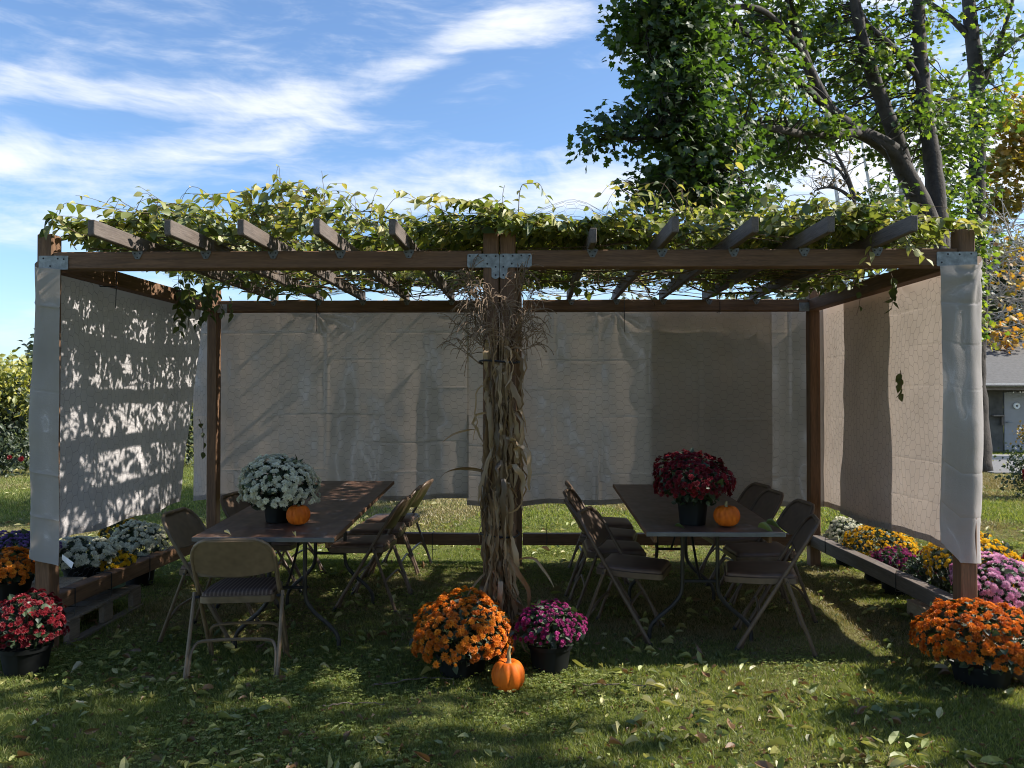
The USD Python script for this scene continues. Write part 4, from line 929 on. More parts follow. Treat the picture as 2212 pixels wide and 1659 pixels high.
# two leaves that stick out to the left, one to the right near the ground
for pts, w in (([(-.25, 4.49, 1.05), (-.40, 4.45, 1.08), (-.48, 4.44, 1.06), (-.52, 4.44, 1.02)], .022), ([(-.30, 4.5, 1.30), (-.42, 4.46, 1.28), (-.50, 4.45, 1.23)], .012), ([(-.08, 4.5, .56), (.0, 4.46, .58), (.06, 4.45, .52), (.12, 4.45, .42)], .016), ([(-.25, 4.5, .50), (-.31, 4.45, .45), (-.37, 4.42, .36)], .014)):
    obj('husk_leaf', ribbon(smooth_path(pts, 14), w, .8, rg), 'corn_husk', cs, True, tone=float(rg.uniform(.2, .8)))
for k in range(46):
    a = rg.uniform(-1.25 * PI, .25 * PI); c, s = math.cos(a), math.sin(a); rad = rg.uniform(.08, .12)
    b = np.array([cxm + c * rad, 4.54 + min(s, 0) * .06, rg.uniform(1.66, 2.06)])
    ax = np.array([c * rg.uniform(.05, .6), min(s, .1) * rg.uniform(.1, .6) - .05, rg.uniform(.2, .8)]); ax /= np.linalg.norm(ax)
    tip = b + ax * rg.uniform(.16, .26); ms = [tube(smooth_path([b, (b + tip) / 2 + rg.normal(0, .008, 3), tip], 7), np.linspace(.0034, .0016, 7), 4)]
    for j in range(rg.integers(7, 12)):
        q = b + (tip - b) * rg.uniform(.3, .95); d = ax * .5 + rdir(1, rg)[0] * .85; d /= np.linalg.norm(d); L = rg.uniform(.07, .15)
        p2 = q + d * L * .6; p3 = q + d * L + np.array([0, 0, -L * rg.uniform(.1, .55)])
        P = smooth_path([q, p2, p3], 10); rr = .0012 + .0016 * (np.arange(10) % 2)
        ms.append(tube(P, rr, 4))
    obj('tassel', join(ms), 'corn_tassel', cs)
for z, w, lab in ((1.68, .115, 'upper black strap'), (.70, .112, 'lower black strap')):
    an = np.linspace(0, 2 * PI, 29); P = np.c_[cxm + np.cos(an) * w, 4.56 + np.sin(an) * .115, np.full(29, z) + .006 * np.sin(an * 2)]
    obj('strap', tube(P, .006, 5), 'black_plastic', cs)

# ------------------------------------------------------------------ climbing vine
VLEAF = [ovate(.62, .22, .18), ovate(.55, .30, .35, .1), ovate(.70, .12, .10, -.08)]
PROF = np.array([(100, 505), (150, 490), (215, 445), (300, 428), (370, 425), (450, 440), (560, 432), (620, 405), (700, 415), (760, 440), (860, 462), (960, 455), (1080, 445), (1150, 465), (1220, 500), (1300, 490), (1345, 455), (1400, 425), (1500, 448), (1620, 430), (1700, 450), (1800, 468), (1900, 455), (1960, 480), (2040, 500)], float)
def vine_top(x):
    px = VPX + x / 4.85 * FPX
    return EYE + (HOR - np.interp(px, PROF[:, 0], PROF[:, 1]) - 14) / FPX * 4.85
LEN, LPOS, LDIR, LNRM, LSC, LTONE = [], [], [], [], [], []
rg = np.random.default_rng(77)
STEMS = {0: [], 1: []}; LEAVES = {0: [], 1: []}
def shoot(bay, pts, r0=.0028, leaf_from=.12, step=.034, size=(.045, .092), tone=(.5, .27), droop=.35, rng=rg):
    P = smooth_path(pts, max(8, int(len(pts) * 5)))
    STEMS[bay].append(tube(P, np.linspace(r0, r0 * .45, len(P)), 4, False))
    s = np.r_[0, np.cumsum(np.linalg.norm(np.diff(P, axis=0), axis=1))]
    ts = np.arange(leaf_from * s[-1], s[-1], step)
    for i, q in enumerate(ts):
        p = np.array([np.interp(q, s, P[:, k]) for k in range(3)]); e = np.array([np.interp(min(q + .01, s[-1]), s, P[:, k]) for k in range(3)]) - np.array([np.interp(max(q - .01, 0), s, P[:, k]) for k in range(3)])
        e /= max(np.linalg.norm(e), 1e-9); side = np.cross(e, [0, 0, 1.0]); side = side / max(np.linalg.norm(side), .2)
        d = e * .55 + side * (1 if i % 2 else -1) * .8 + rng.normal(0, .3, 3) + [0, 0, -droop]
        nn = np.array([0.25, -.1, 1.0]) + rng.normal(0, .45, 3)
        LEAVES[bay].append((p, d, nn, rng.uniform(*size), np.clip(rng.normal(*tone), 0, 1)))
def roof_shoots(bay, n, x0, x1, y0, y1, dens_front=True, gap=.45):
    for k in range(n):
        x = rg.uniform(x0, x1); y = y0 + (y1 - y0) * (rg.random() ** (1.35 if dens_front else 1))
        if meshkit.fbm(np.array([[x * 1.5, y * 1.5, 2.5]]), 2, 61)[0] < gap: continue
        top = vine_top(x); z = rg.uniform(2.45, max(2.50, top - .06)) if rg.random() < .75 else top - rg.uniform(0, .08)
        a = rg.uniform(0, 2 * PI); L = rg.uniform(.35, 1.0); c, s = math.cos(a), math.sin(a) * .7
        pts = [(x, y, z)]
        for j in range(1, 4):
            q = np.array([x + c * L * j / 3 + rg.normal(0, .05), y + s * L * j / 3 + rg.normal(0, .05), 0])
            q[0] = np.clip(q[0], XL + .06, XR + .08); q[1] = np.clip(q[1], 4.50, 7.3)
            q[2] = np.clip(z + rg.normal(0, .05) * j, 2.44, vine_top(q[0]) + .02)
            pts.append(tuple(q))
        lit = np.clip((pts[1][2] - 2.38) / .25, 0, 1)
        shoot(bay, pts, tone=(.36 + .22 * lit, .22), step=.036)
roof_shoots(0, 700, -2.62, -.30, 4.62, 6.9, gap=.50)
roof_shoots(1, 980, -.30, 2.40, 4.62, 6.6, gap=.45)
for bay, x0, x1 in ((0, -2.5, -.35), (1, -.05, 2.3)):
    for k in range(20):
        x, y = rg.uniform(x0, x1), rg.uniform(5.0, 6.5); z = EYE + 212 * y / FPX + rg.uniform(.0, .10)
        if meshkit.fbm(np.array([[x * 1.5, y * 1.5, 2.5]]), 2, 61)[0] < .43: continue
        L = rg.uniform(.2, .55); a = rg.uniform(0, 2 * PI)
        shoot(bay, [(x, y, z), (x + math.cos(a) * L * .5, y + math.sin(a) * L * .4, z + .02), (np.clip(x + math.cos(a) * L, XL, XR), np.clip(y + math.sin(a) * L * .8, 5, 7.0), z - rg.uniform(-.02, .05))], tone=(.28, .2))
roof_shoots(0, 90, -2.72, -2.05, 4.70, 6.4, gap=.30)
# bare woody tangle just above and below the rafters
for bay, n, x0, x1 in ((0, 130, -2.7, -.4), (1, 150, -.1, 2.35)):
    for k in range(n):
        x, y, z = rg.uniform(x0, x1), rg.uniform(4.75, 6.95), rg.uniform(2.33, 2.48); a = rg.normal(0, .5) + (0 if rg.random() < .7 else PI / 2); L = rg.uniform(.4, 1.4)
        pts = [(np.clip(x + math.cos(a) * L * t + rg.normal(0, .05), XL, XR), np.clip(y + math.sin(a) * L * t + rg.normal(0, .05), 4.6, 7.1), z + rg.normal(0, .035)) for t in (0, .33, .66, 1)]
        P = smooth_path(pts, 14); STEMS[bay].append(tube(P, rg.uniform(.002, .007) * np.linspace(1, .6, 14), 5, False))
for bay, x0, x1 in ((0, -2.6, -.3), (1, -.1, 2.3)):
    for k in range(70):                                       # thin bare and half-bare twigs standing up out of the mass
        x, y = rg.uniform(x0, x1), rg.uniform(4.62, 5.6); z = vine_top(x) - .10; a = rg.normal(0, .5)
        pts = [(x, y, z), (x + a * .08, y - .02, z + rg.uniform(.05, .12)), (x + a * .2, y - rg.uniform(0, .08), z + rg.uniform(.10, .24)), (x + a * .36, y - rg.uniform(0, .1), z + rg.uniform(.06, .24))]
        shoot(bay, pts, r0=.0022, leaf_from=rg.uniform(.2, 1.0), step=.06, size=(.03, .06), tone=(.7, .25))
# single shoots seen in front of and above the beam (picture column, row, depth)
def pshoot(bay, pts, **k): shoot(bay, [atY(a, b, d) for a, b, d in pts], **k)
pshoot(1, [(1088, 470, 4.75), (1086, 425, 4.72), (1090, 400, 4.7)], size=(.03, .045), step=.05, tone=(.4, .2))
pshoot(1, [(1120, 470, 4.8), (1122, 420, 4.75), (1130, 398, 4.72), (1160, 395, 4.7), (1180, 425, 4.66), (1200, 450, 4.62)], size=(.04, .06), tone=(.6, .25))
pshoot(0, [(1085, 455, 4.75), (1040, 440, 4.6), (990, 432, 4.5), (930, 424, 4.42), (902, 432, 4.4)], size=(.06, .085), step=.026, tone=(.72, .14))
pshoot(0, [(960, 455, 4.8), (900, 430, 4.7), (868, 412, 4.65), (850, 418, 4.62)], size=(.05, .07), step=.03, tone=(.75, .15))
pshoot(0, [(880, 470, 4.8), (800, 440, 4.75), (775, 415, 4.7), (760, 425, 4.68)], size=(.05, .08), step=.03, tone=(.8, .12))
pshoot(0, [(290, 470, 4.8), (300, 440, 4.75), (310, 425, 4.7)], size=(.03, .05), step=.05)
pshoot(0, [(330, 470, 4.75), (270, 440, 4.7), (245, 425, 4.66), (230, 440, 4.65)], size=(.04, .055), step=.04)
pshoot(0, [(165, 540, 4.7), (150, 510, 4.65), (148, 470, 4.6)], size=(.04, .06), step=.05)
pshoot(0, [(560, 470, 4.8), (600, 440, 4.75), (625, 405, 4.7), (630, 398, 4.68)], size=(.07, .09), step=.03)
pshoot(0, [(650, 470, 4.75), (680, 430, 4.7), (690, 405, 4.66), (700, 412, 4.64)], size=(.06, .09), step=.03, tone=(.35, .15))
pshoot(1, [(1560, 480, 4.9), (1575, 400, 4.85), (1590, 340, 4.8), (1590, 300, 4.78)], size=(.05, .085), step=.05, tone=(.85, .12))
pshoot(1, [(1300, 480, 4.75), (1360, 440, 4.7), (1385, 410, 4.66), (1420, 430, 4.62)], size=(.07, .10), step=.035, tone=(.55, .12))
pshoot(1, [(1600, 470, 4.8), (1640, 430, 4.75), (1700, 432, 4.7), (1722, 438, 4.68)], size=(.05, .08), step=.05, tone=(.35, .15))
pshoot(1, [(1960, 500, 4.62), (1965, 530, 4.5), (1985, 545, 4.46), (2010, 565, 4.45)], size=(.055, .075), step=.028, tone=(.68, .1))
pshoot(1, [(1890, 490, 4.6), (1880, 540, 4.5), (1865, 575, 4.47), (1860, 600, 4.47)], size=(.05, .07), step=.04, tone=(.7, .1))
pshoot(1, [(1925, 590, 4.9), (1930, 630, 4.9), (1925, 670, 4.92)], size=(.06, .085), step=.03, tone=(.1, .06))
pshoot(1, [(1850, 590, 5.2), (1858, 640, 5.2), (1850, 680, 5.2)], size=(.05, .07), step=.09, tone=(.1, .06))
pshoot(1, [(2050, 497, 4.62), (2085, 500, 4.6), (2100, 540, 4.62), (2118, 600, 4.7)], leaf_from=2.0, r0=.005)
for k in range(9):
    a, b = 410 + rg.uniform(-25, 60), 590 + rg.uniform(-10, 30)
    pshoot(0, [(a, b, 6.2), (a + rg.uniform(-15, 25), b + 45, 6.15), (a + rg.uniform(-25, 35), b + rg.uniform(70, 115), 6.1)], size=(.06, .09), step=.035, tone=(.15, .1))
pshoot(0, [(430, 905, 6.5), (440, 950, 6.5), (438, 985, 6.5)], size=(.05, .07), step=.08, tone=(.05, .04))
pshoot(0, [(495, 640, 6.8), (500, 670, 6.8), (498, 690, 6.8)], size=(.05, .07), step=.04, tone=(.2, .1))
pshoot(1, [(1945, 800, 5.6), (1947, 830, 5.6), (1946, 850, 5.6)], size=(.06, .08), step=.035, tone=(.05, .05))
for bay, lab in ((0, 'yellowing leafy vine sprawling over the rafters of the left bay'), (1, 'thicker green vine sprawling over the rafters of the right bay')):
    t = thing('climbing_vine', lab, 'vine', (-1.5 if bay == 0 else 1.1, 5.8, 2.3))
    obj('stems', join(STEMS[bay]), 'vine_stem', t, True, kind='stuff')
    Lv = LEAVES[bay]
    pos = np.array([l[0] for l in Lv]); d = np.array([l[1] for l in Lv]); nn = np.array([l[2] for l in Lv]); sc = np.array([l[3] for l in Lv]); tn = np.array([l[4] for l in Lv])
    M = frames(nn, d)
    order = np.argsort(-sc / np.linalg.norm(pos - [0, 0, EYE], axis=1) + .004 * (pos[:, 2] < 2.33))
    for k in order[:290]:
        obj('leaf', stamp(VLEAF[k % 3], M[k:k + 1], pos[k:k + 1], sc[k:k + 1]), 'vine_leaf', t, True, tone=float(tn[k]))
    rest = order[290:]; ms, tt = [], []
    for j in range(3):
        q = rest[rest % 3 == j]; ms.append(stamp(VLEAF[j], M[q], pos[q], sc[q])); tt.append(np.repeat(tn[q], len(VLEAF[j][0])))
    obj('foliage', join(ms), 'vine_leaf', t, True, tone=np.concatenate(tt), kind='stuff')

# ------------------------------------------------------------------ trees
MAPLE = maple_leaf()
def limb(pts, radii, n=10, seg=24, rough=.03, seed=0):
    radii = np.asarray(radii) * .9
    P = smooth_path(pts, seg); s = np.linspace(0, 1, seg); rr = np.interp(s, np.linspace(0, 1, len(radii)), radii)
    v, f = tube(P, rr, n)
    ctr = np.repeat(P, n, 0); q = v - ctr
    v = ctr + q * (1 + (meshkit.noise(v * 5.0, seed) - .5)[:, None] * .3)
    return v, f
def clumps(regions, rng, per=26, size=(.10, .16), spread=.30, flat=.55, limbs=None, droop=.5):
    """leaf clumps inside ellipsoids: regions (cx, cy, cz, rx, ry, rz, n clumps, tone mean)"""
    pos, nn, d, sc, tn, tw = [], [], [], [], [], []
    for cx, cy, cz, rx, ry, rz, n, tm in regions:
        c = rdir(n, rng) * (rng.uniform(0, 1, (n, 1)) ** .42) * [rx, ry, rz] + [cx, cy, cz]
        for p in c:
            k = rng.integers(per // 2, per + per // 2)
            o = np.clip(rng.normal(0, 1, (k, 3)), -1.6, 1.6) * spread * [1, 1, flat]
            pos.append(p + o); dd = o * [1, 1, .3] + rng.normal(0, .15, (k, 3)) - [0, 0, droop * .3]; d.append(dd)
            nn.append(rng.normal(0, .45, (k, 3)) + [0.25, -.25, .8]); sc.append(rng.uniform(*size, k)); tn.append(np.clip(rng.normal(tm, .2, k), 0, 1))
            if limbs is not None:
                q = limbs[np.argmin(np.linalg.norm(limbs - p, axis=1) + rng.uniform(0, .7, len(limbs)))]
                if np.linalg.norm(q - p) > 1.3 and rng.random() < .8: continue
                mid = (p + q) / 2 + rng.normal(0, .12, 3) + [0, 0, .08]
                tw.append(tube(smooth_path([q, mid, p], 7), np.linspace(.014, .004, 7), 4, False))
    return [np.concatenate(a) for a in (pos, d, nn, sc, tn)] + [tw]
def leaf_mesh(tpl, C):
    pos, d, nn, sc, tn = C[:5]
    return stamp(tpl, frames(nn, d), pos, sc), np.repeat(tn, len(tpl[0]))
def TP(px, py, d): return tuple(atY(px, py, d))

# big maple right of the pergola, several stems; one heavy limb leans over to the left
rg = np.random.default_rng(101)
DM = 13.0
mp = thing('maple_tree', 'big green maple behind the right bay with a heavy limb leaning left', 'tree', (atY(2030, 1049, DM)[0], DM, 0))
base = TP(2040, 1055, DM)
LIMBS = [([base, TP(2035, 800, DM), TP(2020, 560, DM), TP(2004, 480, DM), TP(1962, 387, DM - .1), TP(1925, 325, DM - .3), TP(1855, 284, DM - .6), TP(1806, 251, DM - .8), TP(1771, 198, DM - 1), TP(1736, 119, DM - 1.2), TP(1716, 50, DM - 1.4), TP(1690, -60, DM - 1.6)], [.36, .33, .27, .25, .22, .20, .17, .14, .11, .09, .07, .05]),
         ([TP(1962, 390, DM), TP(1935, 300, DM - .1), TP(1900, 205, DM - .2), TP(1875, 130, DM - .3), TP(1846, 0, DM - .4), TP(1830, -150, DM - .5)], [.15, .13, .12, .10, .085, .06]),
         ([TP(2030, 640, DM), TP(2024, 458, DM + .1), TP(2012, 334, DM + .2), TP(1994, 198, DM + .3), TP(1986, 88, DM + .4), TP(1990, -120, DM + .5)], [.22, .18, .15, .13, .11, .08]),
         ([TP(1992, 185, DM + .3), TP(1960, 135, DM + .2), TP(1920, 95, DM), TP(1872, 48, DM - .2), TP(1850, 5, DM - .3)], [.07, .06, .055, .045, .03]),
         ([TP(1800, 250, DM - .8), TP(1700, 150, DM - 1.6), TP(1600, 60, DM - 2.2), TP(1540, -40, DM - 2.5)], [.07, .06, .045, .03]),
         ([TP(1770, 200, DM - 1), TP(1690, 60, DM - 1.8), TP(1640, 20, DM - 2.2), TP(1480, 30, DM - 2.6), TP(1400, 60, DM - 2.8)], [.06, .05, .045, .04, .02]),
         ([TP(1860, 285, DM - .6), TP(1740, 290, DM - 1.4), TP(1620, 270, DM - 2.2), TP(1480, 290, DM - 2.8), TP(1360, 300, DM - 3.0), TP(1290, 300, DM - 3.1)], [.08, .065, .055, .045, .03, .015]),
         ([TP(1620, 270, DM - 2.2), TP(1520, 350, DM - 2.6), TP(1430, 420, DM - 2.8)], [.045, .035, .015])]
trunk = join([limb(p, r, 12, 40, seed=i) for i, (p, r) in enumerate(LIMBS[:1])])
obj('trunk', trunk, 'bark', mp, True)
for i, (p, r) in enumerate(LIMBS[1:]): obj('limb', limb(p, r, 9, 30, seed=i + 9), 'bark', mp, True)
LP = np.vstack([smooth_path(p, 26)[8:] for p, r in LIMBS])
def reg(px, py, d, rpx, rpy, rd, n, tm):
    c = atY(px, py, d); s = d / FPX; return (c[0], c[1], c[2], rpx * s, rd, rpy * s, n, tm)
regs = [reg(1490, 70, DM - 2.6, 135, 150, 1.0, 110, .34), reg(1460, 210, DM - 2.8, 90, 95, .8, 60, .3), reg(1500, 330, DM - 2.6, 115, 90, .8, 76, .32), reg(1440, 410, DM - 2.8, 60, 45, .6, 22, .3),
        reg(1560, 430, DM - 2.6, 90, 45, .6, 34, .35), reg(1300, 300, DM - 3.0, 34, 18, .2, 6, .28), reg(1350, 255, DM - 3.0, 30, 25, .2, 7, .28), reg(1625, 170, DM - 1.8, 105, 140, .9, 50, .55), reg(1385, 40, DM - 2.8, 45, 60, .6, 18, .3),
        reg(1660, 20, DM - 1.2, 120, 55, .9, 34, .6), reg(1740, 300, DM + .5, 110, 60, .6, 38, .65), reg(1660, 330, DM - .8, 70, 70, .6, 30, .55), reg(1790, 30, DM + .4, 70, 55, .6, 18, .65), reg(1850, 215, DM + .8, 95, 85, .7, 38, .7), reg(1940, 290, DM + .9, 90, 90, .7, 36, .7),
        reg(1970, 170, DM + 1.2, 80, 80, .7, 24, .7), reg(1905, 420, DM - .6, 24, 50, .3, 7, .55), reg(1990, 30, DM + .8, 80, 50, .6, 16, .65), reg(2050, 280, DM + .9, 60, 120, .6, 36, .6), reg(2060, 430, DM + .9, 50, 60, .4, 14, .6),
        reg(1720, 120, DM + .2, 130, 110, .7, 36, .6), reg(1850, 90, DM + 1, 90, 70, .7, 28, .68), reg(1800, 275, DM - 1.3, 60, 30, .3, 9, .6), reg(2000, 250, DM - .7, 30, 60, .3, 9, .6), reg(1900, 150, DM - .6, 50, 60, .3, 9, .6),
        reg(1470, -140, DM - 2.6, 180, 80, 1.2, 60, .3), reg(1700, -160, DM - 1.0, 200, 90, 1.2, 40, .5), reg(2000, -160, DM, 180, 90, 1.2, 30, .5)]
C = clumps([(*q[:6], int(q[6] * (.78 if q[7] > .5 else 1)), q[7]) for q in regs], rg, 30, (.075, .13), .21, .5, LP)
obj('twigs', join(C[5]), 'bark', mp, kind='stuff')
order = np.argsort(np.linalg.norm(C[0] - [0, 0, EYE], axis=1) + np.abs(C[0][:, 2] - 4) * .3)
for k in order[:200]:
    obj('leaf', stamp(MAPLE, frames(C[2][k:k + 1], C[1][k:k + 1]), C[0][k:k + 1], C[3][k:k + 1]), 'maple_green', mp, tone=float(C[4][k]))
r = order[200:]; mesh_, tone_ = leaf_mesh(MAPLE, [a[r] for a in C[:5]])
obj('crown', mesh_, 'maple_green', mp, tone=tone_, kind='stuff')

# ivy-grown trunk at the right
rg = np.random.default_rng(103)
DT = 15.6
iv = thing('tree', 'tall straight trunk overgrown with leafy shoots, right of the wrapped front post', 'tree', (atY(2108, 1015, DT)[0], DT, 0))
L2 = [([TP(2106, 1022, DT), TP(2108, 985, DT), TP(2106, 900, DT), TP(2102, 800, DT), TP(2106, 640, DT), TP(2108, 458, DT), TP(2112, 264, DT), TP(2110, 176, DT), TP(2098, 66, DT), TP(2085, -120, DT)], [.33, .25, .24, .22, .19, .17, .16, .15, .13, .09]),
      ([TP(2106, 830, DT), TP(2118, 760, DT - .1), TP(2124, 640, DT - .1), TP(2122, 480, DT - .1)], [.11, .10, .08, .04]),
      ([TP(2112, 220, DT), TP(2135, 150, DT), TP(2170, 60, DT), TP(2200, -60, DT)], [.06, .055, .045, .03]), ([TP(2100, 90, DT), TP(2060, 45, DT), TP(2000, 0, DT), TP(1960, -40, DT)], [.07, .06, .05, .03]),
      ([TP(2108, 200, DT), TP(2150, 130, DT), TP(2240, 60, DT)], [.06, .05, .03])]
obj('trunk', limb(*L2[0], 14, 44, seed=31), 'bark', iv, True)
for i, (p, r_) in enumerate(L2[1:]): obj('limb', limb(p, r_, 9, 24, seed=40 + i), 'bark', iv, True)
LP2 = np.vstack([smooth_path(p, 24) for p, _ in L2])
C = clumps([reg(2095, 560, DT - .5, 32, 90, .3, 17, .75), reg(2080, 440, DT - .5, 35, 60, .3, 9, .6), reg(2105, 690, DT - .4, 22, 55, .3, 5, .85), reg(2070, 330, DT - .5, 50, 70, .4, 12, .5), reg(2140, 250, DT - .4, 40, 70, .4, 9, .5), reg(2150, 70, DT, 70, 80, .8, 12, .55), reg(2190, 200, DT + .4, 40, 60, .5, 7, .9), reg(2130, -60, DT, 120, 70, 1, 12, .5)], rg, 24, (.09, .16), .20, .8, LP2)
obj('twigs', join(C[5]), 'bark', iv, kind='stuff')
mesh_, tone_ = leaf_mesh(MAPLE, C); obj('crown', mesh_, 'maple_green', iv, tone=tone_, kind='stuff')

def small_tree(name, label, x, y, h, regs, leaf, look, rng, trunk_r=.12, bark='bark', size=(.1, .16), per=26, spread=.3, base_z=0, lean=0.0, tpl=None, group=None):
    t = thing(name, label, 'tree', (x, y, 0), group=group)
    P = [(x, y, base_z - .1), (x + lean * .3 + rng.normal(0, .05), y, h * .35), (x + lean * .7 + rng.normal(0, .1), y, h * .65), (x + lean, y, h * .93)]
    obj('trunk', limb(P, [trunk_r, trunk_r * .8, trunk_r * .5, trunk_r * .15], 8, 16, seed=int(abs(x) * 10)), bark, t, True)
    LPp = smooth_path(P, 20)[6:]
    C = clumps(regs, rng, per, size, spread, .7, LPp)
    obj('branches', join(C[5]), bark, t, kind='stuff')
    tp = tpl if tpl is not None else MLEAF
    mesh_, tone_ = leaf_mesh(tp, C); obj('crown', mesh_, look, t, tone=tone_, kind='stuff')
    return t
rg = np.random.default_rng(105)
yx_ = atY(2230, 500, 27)[0]
small_tree('maple_tree', 'golden yellow maple at the right edge behind the ivy-grown trunk', yx_, 27, 10, [reg(2185, 330, 27, 60, 90, .9, 34, .45), reg(2170, 440, 27, 45, 50, .7, 18, .4), reg(2215, 250, 27, 60, 60, .9, 16, .6), reg(2300, 320, 27, 70, 140, 1, 30, .5)], None, 'maple_gold', rg, .14, tpl=MAPLE, size=(.16, .26))
# bare thicket with a few orange leaves
t = thing('bare_shrub', 'tangled bare grey shrub with a few orange leaves rising behind the shed', 'shrub', (atY(2180, 950, 24.8)[0], 24.8, 0))
rg = np.random.default_rng(107); ms = []
for k in range(520):
    px, py = rg.uniform(2122, 2330), rg.uniform(470, 815); d = rg.uniform(23.5, 26)
    a = np.array(TP(px, py, d)); an = rg.uniform(-.5, PI + .5); L = rg.uniform(.6, 2.2)
    b = a + np.array([math.cos(an) * L, rg.normal(0, .3), math.sin(an) * L * .7])
    ms.append(tube(smooth_path([a, (a + b) / 2 + rg.normal(0, .12, 3), b], 6), np.linspace(.016, .005, 6) * rg.uniform(.6, 1.6), 4, False))
for k in range(16):
    px = rg.uniform(2120, 2330); a = np.array(TP(px, 800, 25)); a[2] = 0; b = np.array(TP(px + rg.uniform(-60, 60), rg.uniform(470, 600), 25.2))
    ms.append(tube(smooth_path([a, (a + b) / 2 + rg.normal(0, .2, 3), b], 10), np.linspace(.05, .012, 10), 5, False))
obj('branches', join(ms), 'pale_twig', t, kind='stuff')
C = clumps([reg(2170, 640, 23.4, 60, 90, .8, 10, .7), reg(2160, 740, 23.2, 45, 35, .6, 14, .8), reg(2200, 560, 24, 60, 60, .7, 9, .3)], rg, 12, (.12, .20), .28)
mesh_, tone_ = leaf_mesh(MAPLE, C); obj('leaves', mesh_, 'maple_gold', t, tone=tone_, kind='stuff')

# leafless trees behind the gap in the maple
rg = np.random.default_rng(109)
def bare_tree(label, name, stems, look, branch, n_tw, leaves=0):
    t = thing(name, label, 'tree', (stems[0][0][0][0], stems[0][0][0][1], 0))
    LPs = []
    for i, (p, r_) in enumerate(stems):
        obj('trunk' if i == 0 else 'limb', limb(p, r_, 7, 20, seed=60 + i), look, t, True); LPs.append(smooth_path(p, 20)[7:])
    LPs = np.vstack(LPs); ms, tips = [], []
    for k in range(n_tw):
        a = LPs[rg.integers(len(LPs))]; d = rdir(1, rg)[0] * [1, .6, .6] + [0, 0, .35]; L = rg.uniform(.4, 1.3); b = a + d * L
        ms.append(tube(smooth_path([a, (a + b) / 2 + rg.normal(0, .08, 3), b], 6), np.linspace(.014, .004, 6), 4, False)); tips.append(b)
        for j in range(2):
            c = a + (b - a) * rg.uniform(.4, .9); e = c + (rdir(1, rg)[0] * .5 + d * .4) * L * .5
            ms.append(tube([c, (c + e) / 2 + rg.normal(0, .03, 3), e], [.006, .004, .003], 3, False)); tips.append(e)
    obj('twigs', join(ms), branch, t, kind='stuff')
    if leaves:
        q = np.array(tips)[rg.integers(0, len(tips), leaves)]
        mesh_, tone_ = leaf_mesh(MAPLE, [q, rdir(leaves, rg), rdir(leaves, rg), rg.uniform(.07, .11, leaves), rg.uniform(.2, 1, leaves)]); obj('leaves', mesh_, 'rust_tree', t, tone=tone_, kind='stuff')
DB = 20
bare_tree('dark nearly bare tree in the gap under the maple limb', 'bare_tree', [([TP(1852, 950, DB), TP(1850, 600, DB), TP(1846, 440, DB), TP(1815, 370, DB), TP(1760, 340, DB), TP(1710, 325, DB)], [.16, .13, .10, .07, .045, .02]), ([TP(1846, 430, DB), TP(1830, 380, DB), TP(1800, 320, DB), TP(1790, 300, DB)], [.07, .06, .045, .02]), ([TP(1840, 430, DB), TP(1790, 405, DB), TP(1760, 412, DB)], [.05, .04, .02])], 'bark', 'twig', 60, 90)
for k, (x, top, d) in enumerate(((1788, 300, 26), (1862, 305, 26), (1955, 320, 27))):
    xo = 30 if k < 2 else 0
    lab = ('slender pale birch stem left in the gap under the maple', 'slender pale birch stem beside the dark bare tree', 'slender pale birch stem close to the maple trunk')[k]
    bare_tree(lab, 'birch_tree', [([TP(x + xo * 2, 930, d), TP(x + xo * 1.2, 620, d), TP(x + xo * .7, 430, d), TP(x, top, d), TP(x - 10, top - 160, d)], [.11, .10, .08, .05, .015])], 'birch', 'pale_twig', 26, 0)
bare_tree('tall bare tree showing between the upper maple stems', 'bare_tree', [([TP(1960, 930, 24), TP(1955, 500, 24), TP(1925, 250, 24), TP(1905, 120, 24), TP(1890, -40, 24)], [.2, .16, .10, .06, .02]), ([TP(1950, 450, 24), TP(2060, 200, 24), TP(2150, 60, 24)], [.08, .05, .02]), ([TP(1935, 300, 24), TP(1870, 160, 24), TP(1830, 60, 24)], [.06, .04, .015])], 'pale_twig', 'pale_twig', 90, 0)

# far trees
rg = np.random.default_rng(111)
far = [(-44, 58, 6.2, 'mixed_tree'), (-36, 62, 6.4, 'dark_tree'), (-28, 60, 6.0, 'rust_tree'), (-20, 64, 7.8, 'mixed_tree'), (-13, 60, 8.3, 'mixed_tree'), (-8.6, 58, 8.7, 'rust_tree'), (-4.5, 62, 8.4, 'rust_tree'), (1.5, 60, 8.8, 'mixed_tree'), (7, 57, 8.7, 'dark_tree'), (12, 52, 9.0, 'mixed_tree'), (17, 50, 9.6, 'dark_tree'), (22, 46, 10, 'mixed_tree'), (28, 46, 10, 'dark_tree'), (35, 48, 10.5, 'mixed_tree')]
hue = {'mixed_tree': 'olive', 'dark_tree': 'dark green', 'rust_tree': 'rusty orange'}
where = ['at the far left edge', 'second from the left', 'third from the left', 'fourth from the left', 'beyond the left bay', 'seen over the back beam left of the middle', 'just left of the middle post', 'just right of the middle post', 'beyond the right bay', 'beyond the right table', 'behind the maple limb', 'behind the maple trunk', 'behind the shed', 'at the far right']
for (x, y, h, look), wh in zip(far, where):
    small_tree('distant_tree', f'distant {hue[look]} tree, {wh}', x, y, h, [(x, y, h * .60, h * .42, h * .30, h * .36, 46, .5)], None, look, rg, .22, size=(.42, .75), per=20, spread=.7, group='trees in the far row')
